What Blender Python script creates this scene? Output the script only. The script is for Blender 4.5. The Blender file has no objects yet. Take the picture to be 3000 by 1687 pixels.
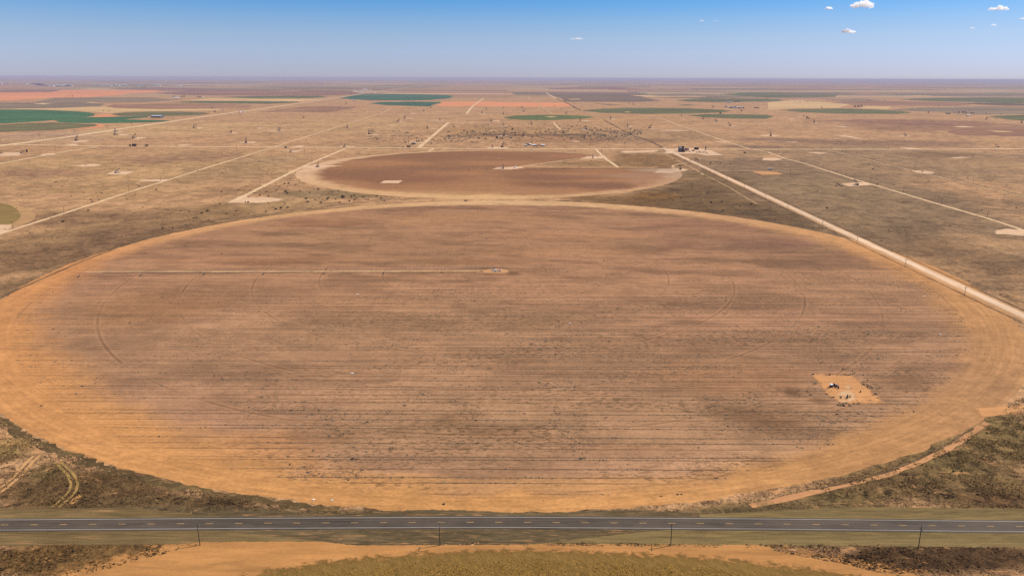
import bpy, bmesh, math, random
import numpy as np
from mathutils import Vector, Matrix

random.seed(7)
rng = np.random.default_rng(11)
scn = bpy.context.scene
COL = scn.collection
R_ = math.radians

# ------------------------------------------------------------------ camera
F, CX, CY = 2140.0, 1500.0, 843.5            # focal length and centre in photo pixels (3000 wide)
H = 180.7
PITCH, ROLL = R_(16.02), R_(0.20)
CAMR = Matrix.Rotation(math.pi / 2 - PITCH, 3, 'X') @ Matrix.Rotation(ROLL, 3, 'Z')
cam_d = bpy.data.cameras.new("camera")
cam = bpy.data.objects.new("camera", cam_d)
COL.objects.link(cam)
cam.matrix_world = Matrix.Translation((0, 0, H)) @ CAMR.to_4x4()
cam_d.sensor_fit = 'HORIZONTAL'
cam_d.sensor_width = 36.0
cam_d.lens = F / 3000 * 36
cam_d.clip_start = 1.0
cam_d.clip_end = 600000
scn.camera = cam


def P(u, v, z=0.0):
    """the point of the ground (height z) seen at photo pixel u, v"""
    d = CAMR @ Vector(((u - CX) / F, (CY - v) / F, -1))
    t = (z - H) / min(d.z, -1e-4)
    return Vector((d.x * t, d.y * t, z))


def mpp(p):
    """metres per photo pixel at a world point"""
    return -((CAMR.transposed() @ (Vector(p) - Vector((0, 0, H)))).z) / F


def reg(ox, oy, s):
    return lambda x, y: (ox + x / s, oy + y / s)


R1 = reg(0, 200, 3.435); R2 = reg(750, 200, 3.435); R3 = reg(1500, 200, 3.435); R4 = reg(2250, 200, 3.435)
R5 = reg(0, 400, 3.435); R6 = reg(750, 400, 3.435); R7 = reg(1500, 400, 3.435); R8 = reg(2250, 400, 3.435)
B1 = reg(0, 1250, 3.316); B2 = reg(750, 1250, 3.316); B3 = reg(1500, 1250, 3.316); B4 = reg(2250, 1250, 3.316)

# ------------------------------------------------------------------ colour
EXPO = 1.44          # sunlit ground shows about EXPO x its base colour


def lin1(c):
    c = c / 255.0
    return c / 12.92 if c <= 0.04045 else ((c + 0.055) / 1.055) ** 2.4


def C(r, g, b, k=1.0):
    """base colour of a surface that shows as r, g, b in full sun"""
    return np.array([lin1(r), lin1(g) * 0.96, lin1(b) * 0.82]) / EXPO * k


# ------------------------------------------------------------------ noise for numpy
def _h(ix, iy, s):
    n = (ix.astype(np.int64) * 374761393 + iy.astype(np.int64) * 668265263 + s * 974711) & 0x7fffffff
    n = ((n ^ (n >> 13)) * 1274126177) & 0x7fffffff
    return ((n ^ (n >> 16)) & 0xffff) / 65535.0


def vnoise(x, y, s=0):
    x = np.asarray(x, float); y = np.asarray(y, float)
    ix = np.floor(x); iy = np.floor(y)
    fx = x - ix; fy = y - iy
    fx = fx * fx * (3 - 2 * fx); fy = fy * fy * (3 - 2 * fy)
    a = _h(ix, iy, s); b = _h(ix + 1, iy, s); c = _h(ix, iy + 1, s); d = _h(ix + 1, iy + 1, s)
    return (a * (1 - fx) + b * fx) * (1 - fy) + (c * (1 - fx) + d * fx) * fy


def fbm(x, y, s=0, o=4):
    t = 0; a = 0.5; n = 0
    for i in range(o):
        t = t + a * vnoise(x, y, s + i * 17); n += a
        x = np.asarray(x) * 2.03 + 3.7; y = np.asarray(y) * 2.03 - 1.3; a *= 0.5
    return t / n


def sstep(a, b, x):
    t = np.clip((np.asarray(x, float) - a) / (b - a), 0, 1)
    return t * t * (3 - 2 * t)


# ------------------------------------------------------------------ node helpers
def new_mat(name):
    m = bpy.data.materials.new(name)
    m.use_nodes = True
    nt = m.node_tree
    nt.nodes.clear()
    return m, nt


class NT:
    def __init__(self, nt):
        self.nt = nt

    def node(self, t, **kw):
        n = self.nt.nodes.new(t)
        for k, v in kw.items():
            setattr(n, k, v)
        return n

    def set(self, sock, v):
        if hasattr(v, 'is_linked') or isinstance(v, bpy.types.NodeSocket):
            self.nt.links.new(v, sock)
        else:
            if isinstance(v, (tuple, list, np.ndarray)) and len(v) == 3 and sock.type == 'RGBA':
                v = (float(v[0]), float(v[1]), float(v[2]), 1)
            sock.default_value = v

    def math(self, op, a, b=0.0, c=None, clamp=False):
        n = self.node('ShaderNodeMath', operation=op, use_clamp=clamp)
        self.set(n.inputs[0], a); self.set(n.inputs[1], b)
        if c is not None:
            self.set(n.inputs[2], c)
        return n.outputs[0]

    def vmul(self, v, s):
        n = self.node('ShaderNodeVectorMath', operation='MULTIPLY')
        self.set(n.inputs[0], v); n.inputs[1].default_value = s
        return n.outputs[0]

    def vadd(self, v, s):
        n = self.node('ShaderNodeVectorMath', operation='ADD')
        self.set(n.inputs[0], v); self.set(n.inputs[1], s)
        return n.outputs[0]

    def noise(self, vec, scale=(1, 1, 1), detail=3.0, rough=0.55, dist=0.0, off=(0, 0, 0)):
        n = self.node('ShaderNodeTexNoise')
        v = self.vmul(vec, scale)
        if off != (0, 0, 0):
            v = self.vadd(v, off)
        self.set(n.inputs['Vector'], v)
        n.inputs['Scale'].default_value = 1.0
        n.inputs['Detail'].default_value = detail
        n.inputs['Roughness'].default_value = rough
        n.inputs['Distortion'].default_value = dist
        return n.outputs['Fac']

    def ramp(self, x, a, b, lo=0.0, hi=1.0, smooth=True):
        n = self.node('ShaderNodeMapRange')
        n.interpolation_type = 'SMOOTHSTEP' if smooth else 'LINEAR'
        self.set(n.inputs['Value'], x)
        n.inputs['From Min'].default_value = a; n.inputs['From Max'].default_value = b
        n.inputs['To Min'].default_value = lo; n.inputs['To Max'].default_value = hi
        return n.outputs['Result']

    def mix(self, fac, a, b, mode='MIX'):
        n = self.node('ShaderNodeMix', data_type='RGBA', blend_type=mode)
        self.set(n.inputs[0], fac); self.set(n.inputs[6], a); self.set(n.inputs[7], b)
        return n.outputs[2]

    def scale(self, col, f):
        n = self.node('ShaderNodeVectorMath', operation='SCALE')
        self.set(n.inputs[0], col); self.set(n.inputs['Scale'], f)
        return n.outputs[0]

    def pos(self):
        return self.node('ShaderNodeNewGeometry').outputs['Position']

    def xyz(self, v):
        n = self.node('ShaderNodeSeparateXYZ')
        self.set(n.inputs[0], v)
        return n.outputs

    def attr(self, name):
        n = self.node('ShaderNodeAttribute', attribute_name=name)
        return n

    def out(self, col, rough=0.9, metal=0.0, bump=None, spec=0.15):
        b = self.node('ShaderNodeBsdfPrincipled')
        self.set(b.inputs['Base Color'], col)
        self.set(b.inputs['Roughness'], rough)
        b.inputs['Metallic'].default_value = metal
        b.inputs['Specular IOR Level'].default_value = spec
        if bump is not None:
            bn = self.node('ShaderNodeBump')
            bn.inputs['Strength'].default_value = bump[1]
            bn.inputs['Distance'].default_value = bump[2]
            self.set(bn.inputs['Height'], bump[0])
            self.nt.links.new(bn.outputs[0], b.inputs['Normal'])
        o = self.node('ShaderNodeOutputMaterial')
        self.nt.links.new(b.outputs[0], o.inputs[0])


MATS = {}


def simple(name, col, rough=0.75, metal=0.0, var=0.25, sc=1.5, spec=0.3):
    """painted / worn surface: colour broken up by two scales of noise"""
    if name in MATS:
        return MATS[name]
    m, nt = new_mat(name)
    N = NT(nt)
    tc = N.node('ShaderNodeTexCoord').outputs['Object']
    n1 = N.noise(tc, (sc, sc, sc * 0.5), 5, 0.65)
    n2 = N.noise(tc, (sc * 6, sc * 6, sc * 1.5), 3, 0.6)
    f = N.math('ADD', N.ramp(n1, 0.3, 0.7, 1 - var, 1 + var * 0.6), N.ramp(n2, 0.3, 0.7, -var * 0.4, var * 0.3))
    N.out(N.scale(tuple(float(c) for c in col), f), rough, metal, spec=spec)
    MATS[name] = m
    return m


# ------------------------------------------------------------------ object helpers
def tag(o, label=None, cat=None, group=None, kind=None):
    if label: o['label'] = label
    if cat: o['category'] = cat
    if group: o['group'] = group
    if kind: o['kind'] = kind
    return o


def empty(name, loc, rz=0.0, sc=1.0):
    o = bpy.data.objects.new(name, None)
    COL.objects.link(o)
    o.location = loc; o.rotation_euler = (0, 0, rz); o.scale = (sc, sc, sc)
    o.empty_display_size = 0.5
    return o


def mesh_obj(name, verts, faces, mat, parent=None, smooth=False):
    me = bpy.data.meshes.new(name)
    me.from_pydata([tuple(v) for v in verts], [], faces)
    me.materials.append(mat)
    if smooth:
        me.polygons.foreach_set('use_smooth', [True] * len(me.polygons))
    me.update()
    o = bpy.data.objects.new(name, me)
    COL.objects.link(o)
    if parent is not None:
        o.parent = parent
    return o


class MB:
    """collects boxes, tubes and plates into one mesh"""

    def __init__(self):
        self.v = []; self.f = []

    def add(self, vs, fs):
        b = len(self.v)
        self.v += [tuple(x) for x in vs]
        self.f += [tuple(b + i for i in f) for f in fs]
        return self

    def box(self, c, s, rz=0.0, taper=1.0):
        x, y, z = s[0] / 2, s[1] / 2, s[2] / 2
        vs = []
        for k, t in ((-1, 1.0), (1, taper)):
            for sx, sy in ((-1, -1), (1, -1), (1, 1), (-1, 1)):
                px, py = sx * x * t, sy * y * t
                vs.append((c[0] + px * math.cos(rz) - py * math.sin(rz), c[1] + px * math.sin(rz) + py * math.cos(rz), c[2] + k * z))
        return self.add(vs, [(3, 2, 1, 0), (4, 5, 6, 7), (0, 1, 5, 4), (1, 2, 6, 5), (2, 3, 7, 6), (3, 0, 4, 7)])

    def tube(self, a, b, r0, r1=None, n=8):
        r1 = r0 if r1 is None else r1
        a = Vector(a); b = Vector(b)
        d = (b - a).normalized()
        u = d.orthogonal().normalized(); w = d.cross(u)
        vs = []
        for p, r in ((a, r0), (b, r1)):
            for i in range(n):
                t = 2 * math.pi * i / n
                vs.append(p + u * (r * math.cos(t)) + w * (r * math.sin(t)))
        fs = [(i, (i + 1) % n, n + (i + 1) % n, n + i) for i in range(n)]
        fs += [tuple(range(n - 1, -1, -1)), tuple(range(n, 2 * n))]
        return self.add(vs, fs)

    def lathe(self, prof, n=20, c=(0, 0, 0)):
        vs = []; fs = []
        for r, z in prof:
            for i in range(n):
                t = 2 * math.pi * i / n
                vs.append((c[0] + r * math.cos(t), c[1] + r * math.sin(t), c[2] + z))
        for k in range(len(prof) - 1):
            for i in range(n):
                j = (i + 1) % n
                fs.append((k * n + i, k * n + j, (k + 1) * n + j, (k + 1) * n + i))
        fs.append(tuple(range(n - 1, -1, -1)))
        fs.append(tuple(range((len(prof) - 1) * n, len(prof) * n)))
        return self.add(vs, fs)

    def prism(self, pts, y0, y1):
        """polygon in the xz plane extruded along y"""
        n = len(pts)
        vs = [(p[0], y0, p[1]) for p in pts] + [(p[0], y1, p[1]) for p in pts]
        fs = [(i, (i + 1) % n, n + (i + 1) % n, n + i) for i in range(n)]
        fs += [tuple(range(n - 1, -1, -1)), tuple(range(n, 2 * n))]
        return self.add(vs, fs)

    def build(self, name, mat, parent=None, smooth=False):
        return mesh_obj(name, self.v, self.f, mat, parent, smooth)


def copy_tree(o, parent=None):
    c = o.copy()
    COL.objects.link(c)
    if parent is not None:
        c.parent = parent
    for ch in [x for x in o.children]:
        copy_tree(ch, c)
    return c


_ON = "zeroth first second third fourth fifth sixth seventh eighth ninth tenth eleventh twelfth thirteenth fourteenth fifteenth sixteenth seventeenth eighteenth nineteenth".split()
_TN = {2: ("twenty", "twentieth"), 3: ("thirty", "thirtieth"), 4: ("forty", "fortieth"), 5: ("fifty", "fiftieth"), 6: ("sixty", "sixtieth"), 7: ("seventy", "seventieth")}


def nth(i):
    if i < 20:
        return _ON[i]
    t, o = divmod(i, 10)
    return _TN[t][1] if o == 0 else _TN[t][0] + "-" + _ON[o]


def set_tint(me, cols, name='tint'):
    a = me.color_attributes.new(name, 'FLOAT_COLOR', 'POINT')
    c = np.ones((len(me.vertices), 4), np.float32)
    c[:, :3] = cols
    a.data.foreach_set('color', c.ravel())


def set_float(me, vals, name):
    a = me.attributes.new(name, 'FLOAT', 'POINT')
    a.data.foreach_set('value', np.asarray(vals, np.float32))


def fast_mesh(name, V, tris):
    """numpy verts (n,3) and polygons (m,k)"""
    me = bpy.data.meshes.new(name)
    k = tris.shape[1]
    me.vertices.add(len(V)); me.vertices.foreach_set('co', np.asarray(V, np.float32).ravel())
    me.loops.add(tris.size); me.loops.foreach_set('vertex_index', tris.ravel().astype(np.int32))
    me.polygons.add(len(tris))
    me.polygons.foreach_set('loop_start', np.arange(0, tris.size, k, dtype=np.int32))
    me.polygons.foreach_set('loop_total', np.full(len(tris), k, np.int32))
    me.update(calc_edges=True)
    return me


# ------------------------------------------------------------------ world and light
SUN_EL = R_(47)
sun_dir = Vector((0.961 * math.cos(SUN_EL), 0.276 * math.cos(SUN_EL), math.sin(SUN_EL)))
sd = bpy.data.lights.new("sun", 'SUN')
sd.energy = 4.6
sd.angle = R_(0.53)
sd.color = (1.0, 0.94, 0.86)
sun = bpy.data.objects.new("sun", sd)
COL.objects.link(sun)
sun.rotation_euler = (-sun_dir).to_track_quat('-Z', 'Y').to_euler()
sun.location = (0, 0, 500)

w = bpy.data.worlds.new("World")
scn.world = w
w.use_nodes = True
wn = NT(w.node_tree)
w.node_tree.nodes.clear()
sky = wn.node('ShaderNodeTexSky')
sky.sky_type = 'NISHITA'
sky.sun_disc = False
sky.sun_elevation = SUN_EL
sky.sun_rotation = math.atan2(sun_dir.x, sun_dir.y)
sky.altitude = 900
sky.air_density = 1.0
sky.dust_density = 0.3
sky.ozone_density = 1.4
zz = wn.xyz(wn.node('ShaderNodeTexCoord').outputs['Generated'])[2]
cr = wn.node('ShaderNodeValToRGB')
wn.set(cr.inputs[0], wn.ramp(zz, 0.0, 0.40, 0, 1, False))
cr.color_ramp.interpolation = 'LINEAR'
SKYR = [(0.0, (.425, .465, .77)), (.034, (.42, .462, .775)), (.08, (.43, .484, .765)), (.127, (.427, .491, .722)), (.174, (.358, .482, .725)), (.22, (.252, .455, .745)), (.259, (.162, .428, .746)), (.4, (.14, .42, .76)), (1.0, (.5, .65, .85))]
el = cr.color_ramp.elements
while len(el) > 1:
    el.remove(el[-1])
for i, (p_, c_) in enumerate(SKYR):
    e = el[0] if i == 0 else el.new(p_)
    e.position = p_; e.color = (*c_, 1)
bg = wn.node('ShaderNodeBackground')
wn.set(bg.inputs[0], wn.mix(1.0, sky.outputs[0], cr.outputs[0], 'MULTIPLY'))
bg.inputs[1].default_value = 0.108
wo = wn.node('ShaderNodeOutputWorld')
w.node_tree.links.new(bg.outputs[0], wo.inputs[0])

scn.view_settings.view_transform = 'Standard'
scn.view_settings.look = 'None'
scn.view_settings.exposure = 0.5
scn.view_settings.gamma = 1.0
scn.render.engine = 'CYCLES'
scn.cycles.use_denoising = False
scn.cycles.max_bounces = 12
scn.cycles.diffuse_bounces = 2
scn.cycles.volume_bounces = 10
scn.cycles.transparent_max_bounces = 24
scn.cycles.use_adaptive_sampling = False
scn.render.filter_size = 1.05

# ================================================================== SETTING: ground
C1 = P(1450, 794); R_OUT = 418.0       # pivot of the near field
E1 = (Vector((-10, 695.4, 0)), 434.0, 418.0)   # outline of the near field: centre, half width, half depth
C2 = P(1476, 491.5); R2_OUT = 398.0
E2 = (Vector((-46, 1525, 0)), 388.0, 398.0)


def ell(E, x, y):
    'distance and bearing from the middle of a field, scaled so that its edge lies at its half depth'
    dx = (np.asarray(x) - E[0].x) * E[2] / E[1]; dy = np.asarray(y) - E[0].y
    return np.hypot(dx, dy), np.degrees(np.arctan2(dy, dx)) % 360


Z_OFF = H * math.tan(PITCH)

# soft patches of other grass and soil: pixel centre, pixel radii, colour shown in sun, strength
ZONES = [
    # pasture right of the gravel road
    ((2600, 640), (620, 190), (146, 119, 90), 1.0), ((2700, 480), (520, 60), (160, 130, 98), 0.9),
    ((2500, 700), (330, 60), (134, 108, 80), 0.8), ((2850, 760), (180, 60), (128, 100, 72), 0.8),
    ((2420, 560), (200, 40), (150, 124, 92), 0.8), ((2250, 480), (200, 18), (140, 112, 88), 0.6),
    ((2600, 420), (330, 10), (142, 110, 88), 0.8), ((2750, 455), (120, 10), (140, 108, 78), 0.7),
    ((2800, 375), (300, 14), (150, 112, 88), 0.8), ((2650, 358), (260, 9), (146, 106, 88), 0.8),
    ((2950, 420), (160, 10), (190, 150, 105), 0.7), ((2930, 480), (150, 22), (176, 140, 100), 0.6),
    ((2480, 640), (70, 14), (165, 135, 95), 0.5),
    # triangle between the two circles and the gravel road
    ((2060, 590), (200, 62), (122, 96, 64), 1.0), ((1850, 590), (170, 26), (128, 96, 60), 0.9), ((1930, 575), (90, 14), (138, 100, 52), 0.7),
    ((2250, 640), (110, 40), (106, 84, 58), 0.9), ((1900, 470), (110, 20), (148, 112, 72), 0.9), ((1750, 480), (150, 9), (150, 116, 76), 0.8),
    ((2120, 530), (90, 30), (128, 102, 66), 0.8), ((2380, 705), (90, 35), (110, 88, 62), 0.9),
    # between the left road and the circles
    ((350, 720), (420, 120), (158, 124, 88), 1.0), ((420, 690), (190, 40), (128, 98, 72), 0.8), ((120, 760), (190, 50), (140, 108, 78), 0.9),
    ((60, 850), (120, 40), (126, 100, 72), 0.9), ((640, 620), (170, 28), (150, 118, 82), 0.8), ((850, 600), (140, 18), (172, 138, 98), 0.8),
    ((720, 560), (170, 20), (160, 124, 88), 0.7), ((220, 640), (220, 26), (150, 116, 84), 0.8), ((960, 570), (150, 14), (140, 118, 84), 0.8),
    # far left golden pasture
    ((300, 500), (560, 60), (190, 152, 108), 0.9), ((500, 465), (240, 16), (172, 132, 100), 0.8), ((90, 510), (200, 14), (176, 134, 102), 0.8),
    ((250, 560), (260, 18), (186, 148, 104), 0.7), ((640, 510), (140, 20), (168, 134, 98), 0.7), ((800, 470), (120, 14), (176, 144, 108), 0.7),
    ((150, 400), (260, 20), (196, 160, 124), 0.7), ((130, 395), (150, 9), (186, 150, 124), 0.8), ((500, 380), (300, 22), (204, 166, 118), 0.7),
    # middle distance
    ((1500, 385), (300, 16), (182, 142, 98), 0.9), ((1750, 350), (330, 20), (190, 148, 104), 0.8), ((1640, 410), (170, 12), (166, 124, 88), 0.8),
    ((1000, 370), (330, 30), (196, 158, 114), 0.7), ((1950, 400), (220, 18), (174, 138, 100), 0.8), ((1850, 412), (130, 7), (150, 116, 88), 0.7),
    ((1550, 397), (210, 4), (130, 98, 72), 0.9), ((1100, 430), (200, 9), (180, 146, 106), 0.7), ((2300, 410), (160, 6), (138, 110, 92), 0.7),
    ((2200, 430), (100, 6), (134, 106, 86), 0.8),
    # beside the highway
    ((250, 1440), (300, 75), (112, 88, 58), 1.0), ((40, 1310), (90, 50), (150, 122, 78), 0.9), ((150, 1380), (60, 24), (118, 98, 62), 0.8),
    ((420, 1455), (130, 30), (96, 74, 50), 0.9), ((2800, 1420), (330, 110), (126, 101, 66), 1.0), ((2950, 1250), (110, 60), (124, 104, 66), 0.9),
    ((2760, 1440), (190, 34), (124, 98, 66), 0.7), ((2880, 1460), (120, 24), (108, 80, 54), 0.8),
    ((300, 1640), (360, 70), (120, 92, 56), 1.0), ((2700, 1640), (420, 60), (88, 66, 44), 1.0), ((560, 1610), (140, 26), (104, 82, 52), 0.9),
    ((330, 1412), (130, 40), (112, 88, 58), 1.0), ((2150, 1490), (180, 12), (116, 98, 64), 1.0), ((2420, 1450), (180, 24), (116, 96, 62), 1.0), ((2740, 1350), (130, 50), (116, 96, 62), 1.0), ((500, 1475), (240, 30), (108, 86, 58), 1.0), ((620, 1492), (200, 12), (104, 84, 60), 0.9), ((2260, 1478), (300, 22), (116, 96, 64), 0.95), ((2600, 1415), (260, 50), (124, 100, 66), 0.9), ((2900, 1300), (200, 60), (126, 104, 66), 0.9),
    ((1500, 1575), (1900, 24), (120, 100, 66), 0.9), ((1500, 1500), (1900, 14), (104, 88, 62), 0.9),
]


def world_zone(z):
    (u, v), (ru, rv), c, s = z
    p = P(u, v)
    a = P(u, v - rv); b = P(u, min(v + rv, 1900))
    return p.x, 0.5 * (a.y + b.y), ru * mpp(p), 0.5 * (a.y - b.y), C(*c), s


WZ = [world_zone(z) for z in ZONES]
BASE = C(193, 151, 111)


def ground_tint(x, y):
    x = np.asarray(x, float); y = np.asarray(y, float)
    out = np.tile(BASE, (len(x), 1))
    wx = (fbm(x / 90, y / 90, 5) - 0.5); wy = (fbm(x / 90, y / 90, 55) - 0.5)
    for cx, cy, rx, ry, c, s in WZ:
        k = 1.1
        d = np.sqrt(((x - cx) / rx + wx * k) ** 2 + ((y - cy) / ry + wy * k) ** 2)
        f = (1 - sstep(0.55, 1.25, d)) * s
        out = out * (1 - f[:, None]) + c * f[:, None]
    return out * np.array([[.965, .935, .93]])


def ground_material():
    m, nt = new_mat("rangeland_soil_and_grass")
    N = NT(nt)
    p = N.pos(); X, Y, _ = N.xyz(p)
    tint = N.attr('tint').outputs['Color']
    big = N.noise(p, (1 / 170, 1 / 170, 1), 5, 0.62)
    mid = N.noise(p, (1 / 26, 1 / 26, 1), 5, 0.65, 0.6)
    fine = N.noise(p, (1 / 5.0, 1 / 5.0, 1), 5, 0.7, 0.8)
    grit = N.noise(p, (1 / 0.9, 1 / 0.9, 1), 3, 0.7)
    f = N.math('ADD', N.ramp(big, 0.3, 0.7, -0.16, 0.14), N.ramp(mid, 0.3, 0.7, -0.32, 0.26))
    calm = N.math('MULTIPLY', N.ramp(Y, 450, 1800, 1.0, 0.45), N.ramp(Y, 330, 480, 1.75, 1.0))
    f = N.math('ADD', f, N.math('MULTIPLY', calm, N.math('ADD', N.ramp(fine, 0.30, 0.70, -0.34, 0.30), N.ramp(grit, 0.28, 0.72, -0.26, 0.24))))
    f = N.math('ADD', f, 1.0)
    col = N.scale(tint, f)
    # dark grass tussocks
    tus = N.noise(p, (1 / 3.2, 1 / 3.2, 1), 4, 0.7, 1.2, (40, 11, 0))
    tm = N.math('MULTIPLY', N.ramp(tus, 0.55, 0.68), N.ramp(mid, 0.36, 0.62))
    col = N.mix(N.math('MULTIPLY', tm, N.math('MULTIPLY', calm, 0.62, clamp=True)), col, N.scale(tint, 0.36))
    ts2 = N.noise(p, (1 / 17, 1 / 12, 1), 4, 0.7, 0.8, (140, 51, 0))  # wider blotches: dark grass patches, and shrub shadows put into the colour
    col = N.mix(N.math('MULTIPLY', N.ramp(ts2, 0.57, 0.68), N.ramp(big, 0.38, 0.6, 0.15, 0.62)), col, N.scale(tint, 0.45))
    # straw coloured grass
    st = N.noise(p, (1 / 38, 1 / 30, 1), 6, 0.72, 0.5, (7, 90, 0))
    col = N.mix(N.ramp(st, 0.60, 0.74, 0, 0.5), col, tuple(C(205, 168, 108)))
    # bare red sand showing through
    bs = N.noise(p, (1 / 14, 1 / 9, 1), 6, 0.75, 0.8, (70, 3, 0))
    nearm = N.ramp(Y, 500, 900, 1, 0.25)
    col = N.mix(N.math('MULTIPLY', N.ramp(bs, 0.58, 0.66, 0, 0.85), nearm), col, tuple(C(204, 148, 100)))
    # dry dark weed patches
    dk = N.noise(p, (1 / 60, 1 / 32, 1), 6, 0.7, 0.4, (3, 33, 0))
    col = N.mix(N.ramp(dk, 0.54, 0.70, 0, 0.6), col, N.scale(tint, 0.52))
    # far off farmland, laid out in half mile by quarter mile parcels
    wob = N.noise(p, (1 / 3000, 1 / 3000, 1), 2, 0.5)
    cx = N.math('FLOOR', N.math('DIVIDE', N.math('ADD', X, N.math('MULTIPLY', N.math('SUBTRACT', wob, 0.5), 900)), 1609.0))
    cy = N.math('FLOOR', N.math('DIVIDE', N.math('ADD', Y, 330.0), 804.5))
    cmb = N.node('ShaderNodeCombineXYZ')
    N.set(cmb.inputs[0], cx); N.set(cmb.inputs[1], cy)
    wn_ = N.node('ShaderNodeTexWhiteNoise'); N.set(wn_.inputs['Vector'], cmb.outputs[0])
    cr_ = N.node('ShaderNodeValToRGB')
    cr_.color_ramp.interpolation = 'CONSTANT'
    N.set(cr_.inputs[0], wn_.outputs['Value'])
    pal = [(0.0, (186, 152, 118)), (0.20, (150, 104, 92)), (0.32, (200, 166, 128)), (0.54, (130, 128, 104)), (0.66, (176, 132, 108)), (0.76, (136, 112, 98)),
           (0.84, (164, 142, 114)), (0.95, (110, 118, 92))]
    ee = cr_.color_ramp.elements
    while len(ee) > 1: ee.remove(ee[-1])
    for i, (q, c) in enumerate(pal):
        e = ee[0] if i == 0 else ee.new(q)
        e.position = q; e.color = (*C(*c), 1)
    farn = N.noise(p, (1 / 5200, 1 / 1400, 1), 5, 0.65)
    fst = N.noise(p, (1 / 9000, 1 / 700, 1), 5, 0.7, 0, (4, 8, 0))
    fcol = N.scale(cr_.outputs[0], N.math('MULTIPLY', N.ramp(farn, 0.25, 0.75, 0.72, 1.25), N.ramp(fst, 0.28, 0.72, 0.55, 1.12)))
    fm = N.math('MULTIPLY', N.ramp(Y, 6200, 9000), N.ramp(farn, 0.25, 0.60, 0.45, 0.95))
    col = N.mix(fm, col, fcol)
    bh = N.math('ADD', N.math('MULTIPLY', fine, 0.8), N.math('MULTIPLY', grit, 0.35))
    N.out(col, 0.95, bump=(bh, 0.5, 0.5), spec=0.05)
    return m


def build_ground():
    vs_ = np.concatenate([np.array([2600, 2250, 2000]), np.arange(1850, 700, -9.0), np.arange(700, 360, -4.0), np.arange(360, 246, -2.0), np.array([244, 242, 240, 238, 236, 234, 232.6, 231.6, 230.9])])
    Z = 418600.0 / (vs_ - 229.0)
    Yr = Z - Z_OFF
    Yr = np.concatenate([[-6000, -1500, -300, 30], Yr, [420000]])
    Zr = np.maximum(Yr + Z_OFF, 260)
    nu = 300
    un = np.linspace(-1, 1, nu)
    un = np.sign(un) * (np.abs(un) ** 1.0) * 1.35
    V = []
    for y, z in zip(Yr, Zr):
        xs = un * max(z, 260) * 0.95
        xs = xs.copy()
        if z <= 260.1: xs = un * 800
        V.append(np.stack([xs, np.full(nu, y), np.zeros(nu)], 1))
    nr = len(V)
    V = np.concatenate(V)
    i = np.arange(nr - 1)[:, None] * nu + np.arange(nu - 1)[None, :]
    i = i.ravel()
    Q = np.stack([i, i + 1, i + nu + 1, i + nu], 1)
    me = fast_mesh('ground', V, Q)
    set_tint(me, ground_tint(V[:, 0], V[:, 1]))
    me.materials.append(ground_material())
    o = bpy.data.objects.new('ground', me)
    COL.objects.link(o)
    tag(o, 'dry tan rangeland reaching flat to the horizon', 'ground', kind='structure')


build_ground()

# ================================================================== SETTING: fields
TH = np.array([0, 25, 45, 70, 90, 115, 135, 155, 180, 205, 225, 250, 270, 285, 300, 320, 340, 360.0])
W_IN = np.array([30, 22, 28, 32, 33, 27, 21, 17, 18, 20, 22, 15, 10, 13, 24, 30, 36, 30.0])   # sandy rim of the near circle
S_IN = np.array([36, 36, 20, 14, 14, 12, 12, 20, 26, 38, 50, 32, 14, 14, 12, 14, 24, 40.0])
RIMC = [(0, (206, 147, 92)), (45, (206, 156, 112)), (90, (216, 174, 130)), (135, (208, 160, 114)), (180, (204, 142, 92)), (225, (208, 148, 95)), (270, (208, 151, 95)), (315, (180, 134, 94)), (340, (196, 144, 96)), (360, (202, 146, 94))]


def pcol(table, th):
    a = np.array([t[0] for t in table], float); c = np.array([C(*t[1]) for t in table])
    return np.stack([np.interp(th, a, c[:, k]) for k in range(3)], 1)


F1Z = [  # blotches of the near field
    ((2200, 715), (260, 26), (148, 106, 84), 0.8), ((2400, 770), (200, 24), (136, 100, 76), 0.7), ((2080, 660), (220, 16), (152, 108, 84), 0.7),
    ((800, 765), (280, 14), (158, 112, 78), 0.6), ((1350, 770), (170, 12), (150, 106, 74), 0.6), ((900, 655), (200, 12), (160, 112, 80), 0.6),
    ((1300, 640), (360, 16), (188, 138, 98), 0.6), ((1700, 690), (220, 12), (190, 138, 100), 0.5), ((1600, 740), (300, 14), (186, 136, 98), 0.5),
    ((1510, 800), (26, 8), (124, 88, 62), 0.9), ((1440, 786), (70, 4), (122, 90, 62), 0.7), ((1440, 804), (70, 4), (122, 86, 60), 0.7),
    ((420, 900), (260, 60), (164, 118, 82), 0.6), ((1000, 880), (260, 40), (180, 134, 100), 0.5), ((1150, 1000), (200, 30), (188, 142, 108), 0.5),
    ((2200, 1100), (300, 60), (168, 122, 88), 0.6), ((2480, 1130), (40, 12), (150, 110, 78), 0.3), ((2260, 1240), (140, 50), (142, 104, 76), 0.7),
    ((2660, 1120), (110, 34), (136, 100, 72), 0.6), ((1950, 1260), (260, 40), (186, 142, 110), 0.6), ((1500, 1265), (120, 26), (150, 110, 82), 0.6),
    ((1350, 1220), (90, 26), (152, 112, 80), 0.5), ((2400, 1350), (120, 40), (196, 150, 114), 0.7), ((950, 1280), (200, 36), (154, 114, 84), 0.5),
    ((2320, 1150), (36, 18), (124, 90, 62), 0.8), ((2400, 1175), (34, 12), (122, 90, 66), 0.8), ((1870, 1320), (180, 20), (170, 126, 94), 0.5),
    ((1150, 1420), (420, 30), (204, 150, 98), 0.7), ((1800, 1420), (420, 26), (200, 148, 98), 0.7), ((700, 1330), (260, 60), (204, 146, 98), 0.7),
]
F1W = [world_zone(z) for z in F1Z]


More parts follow.
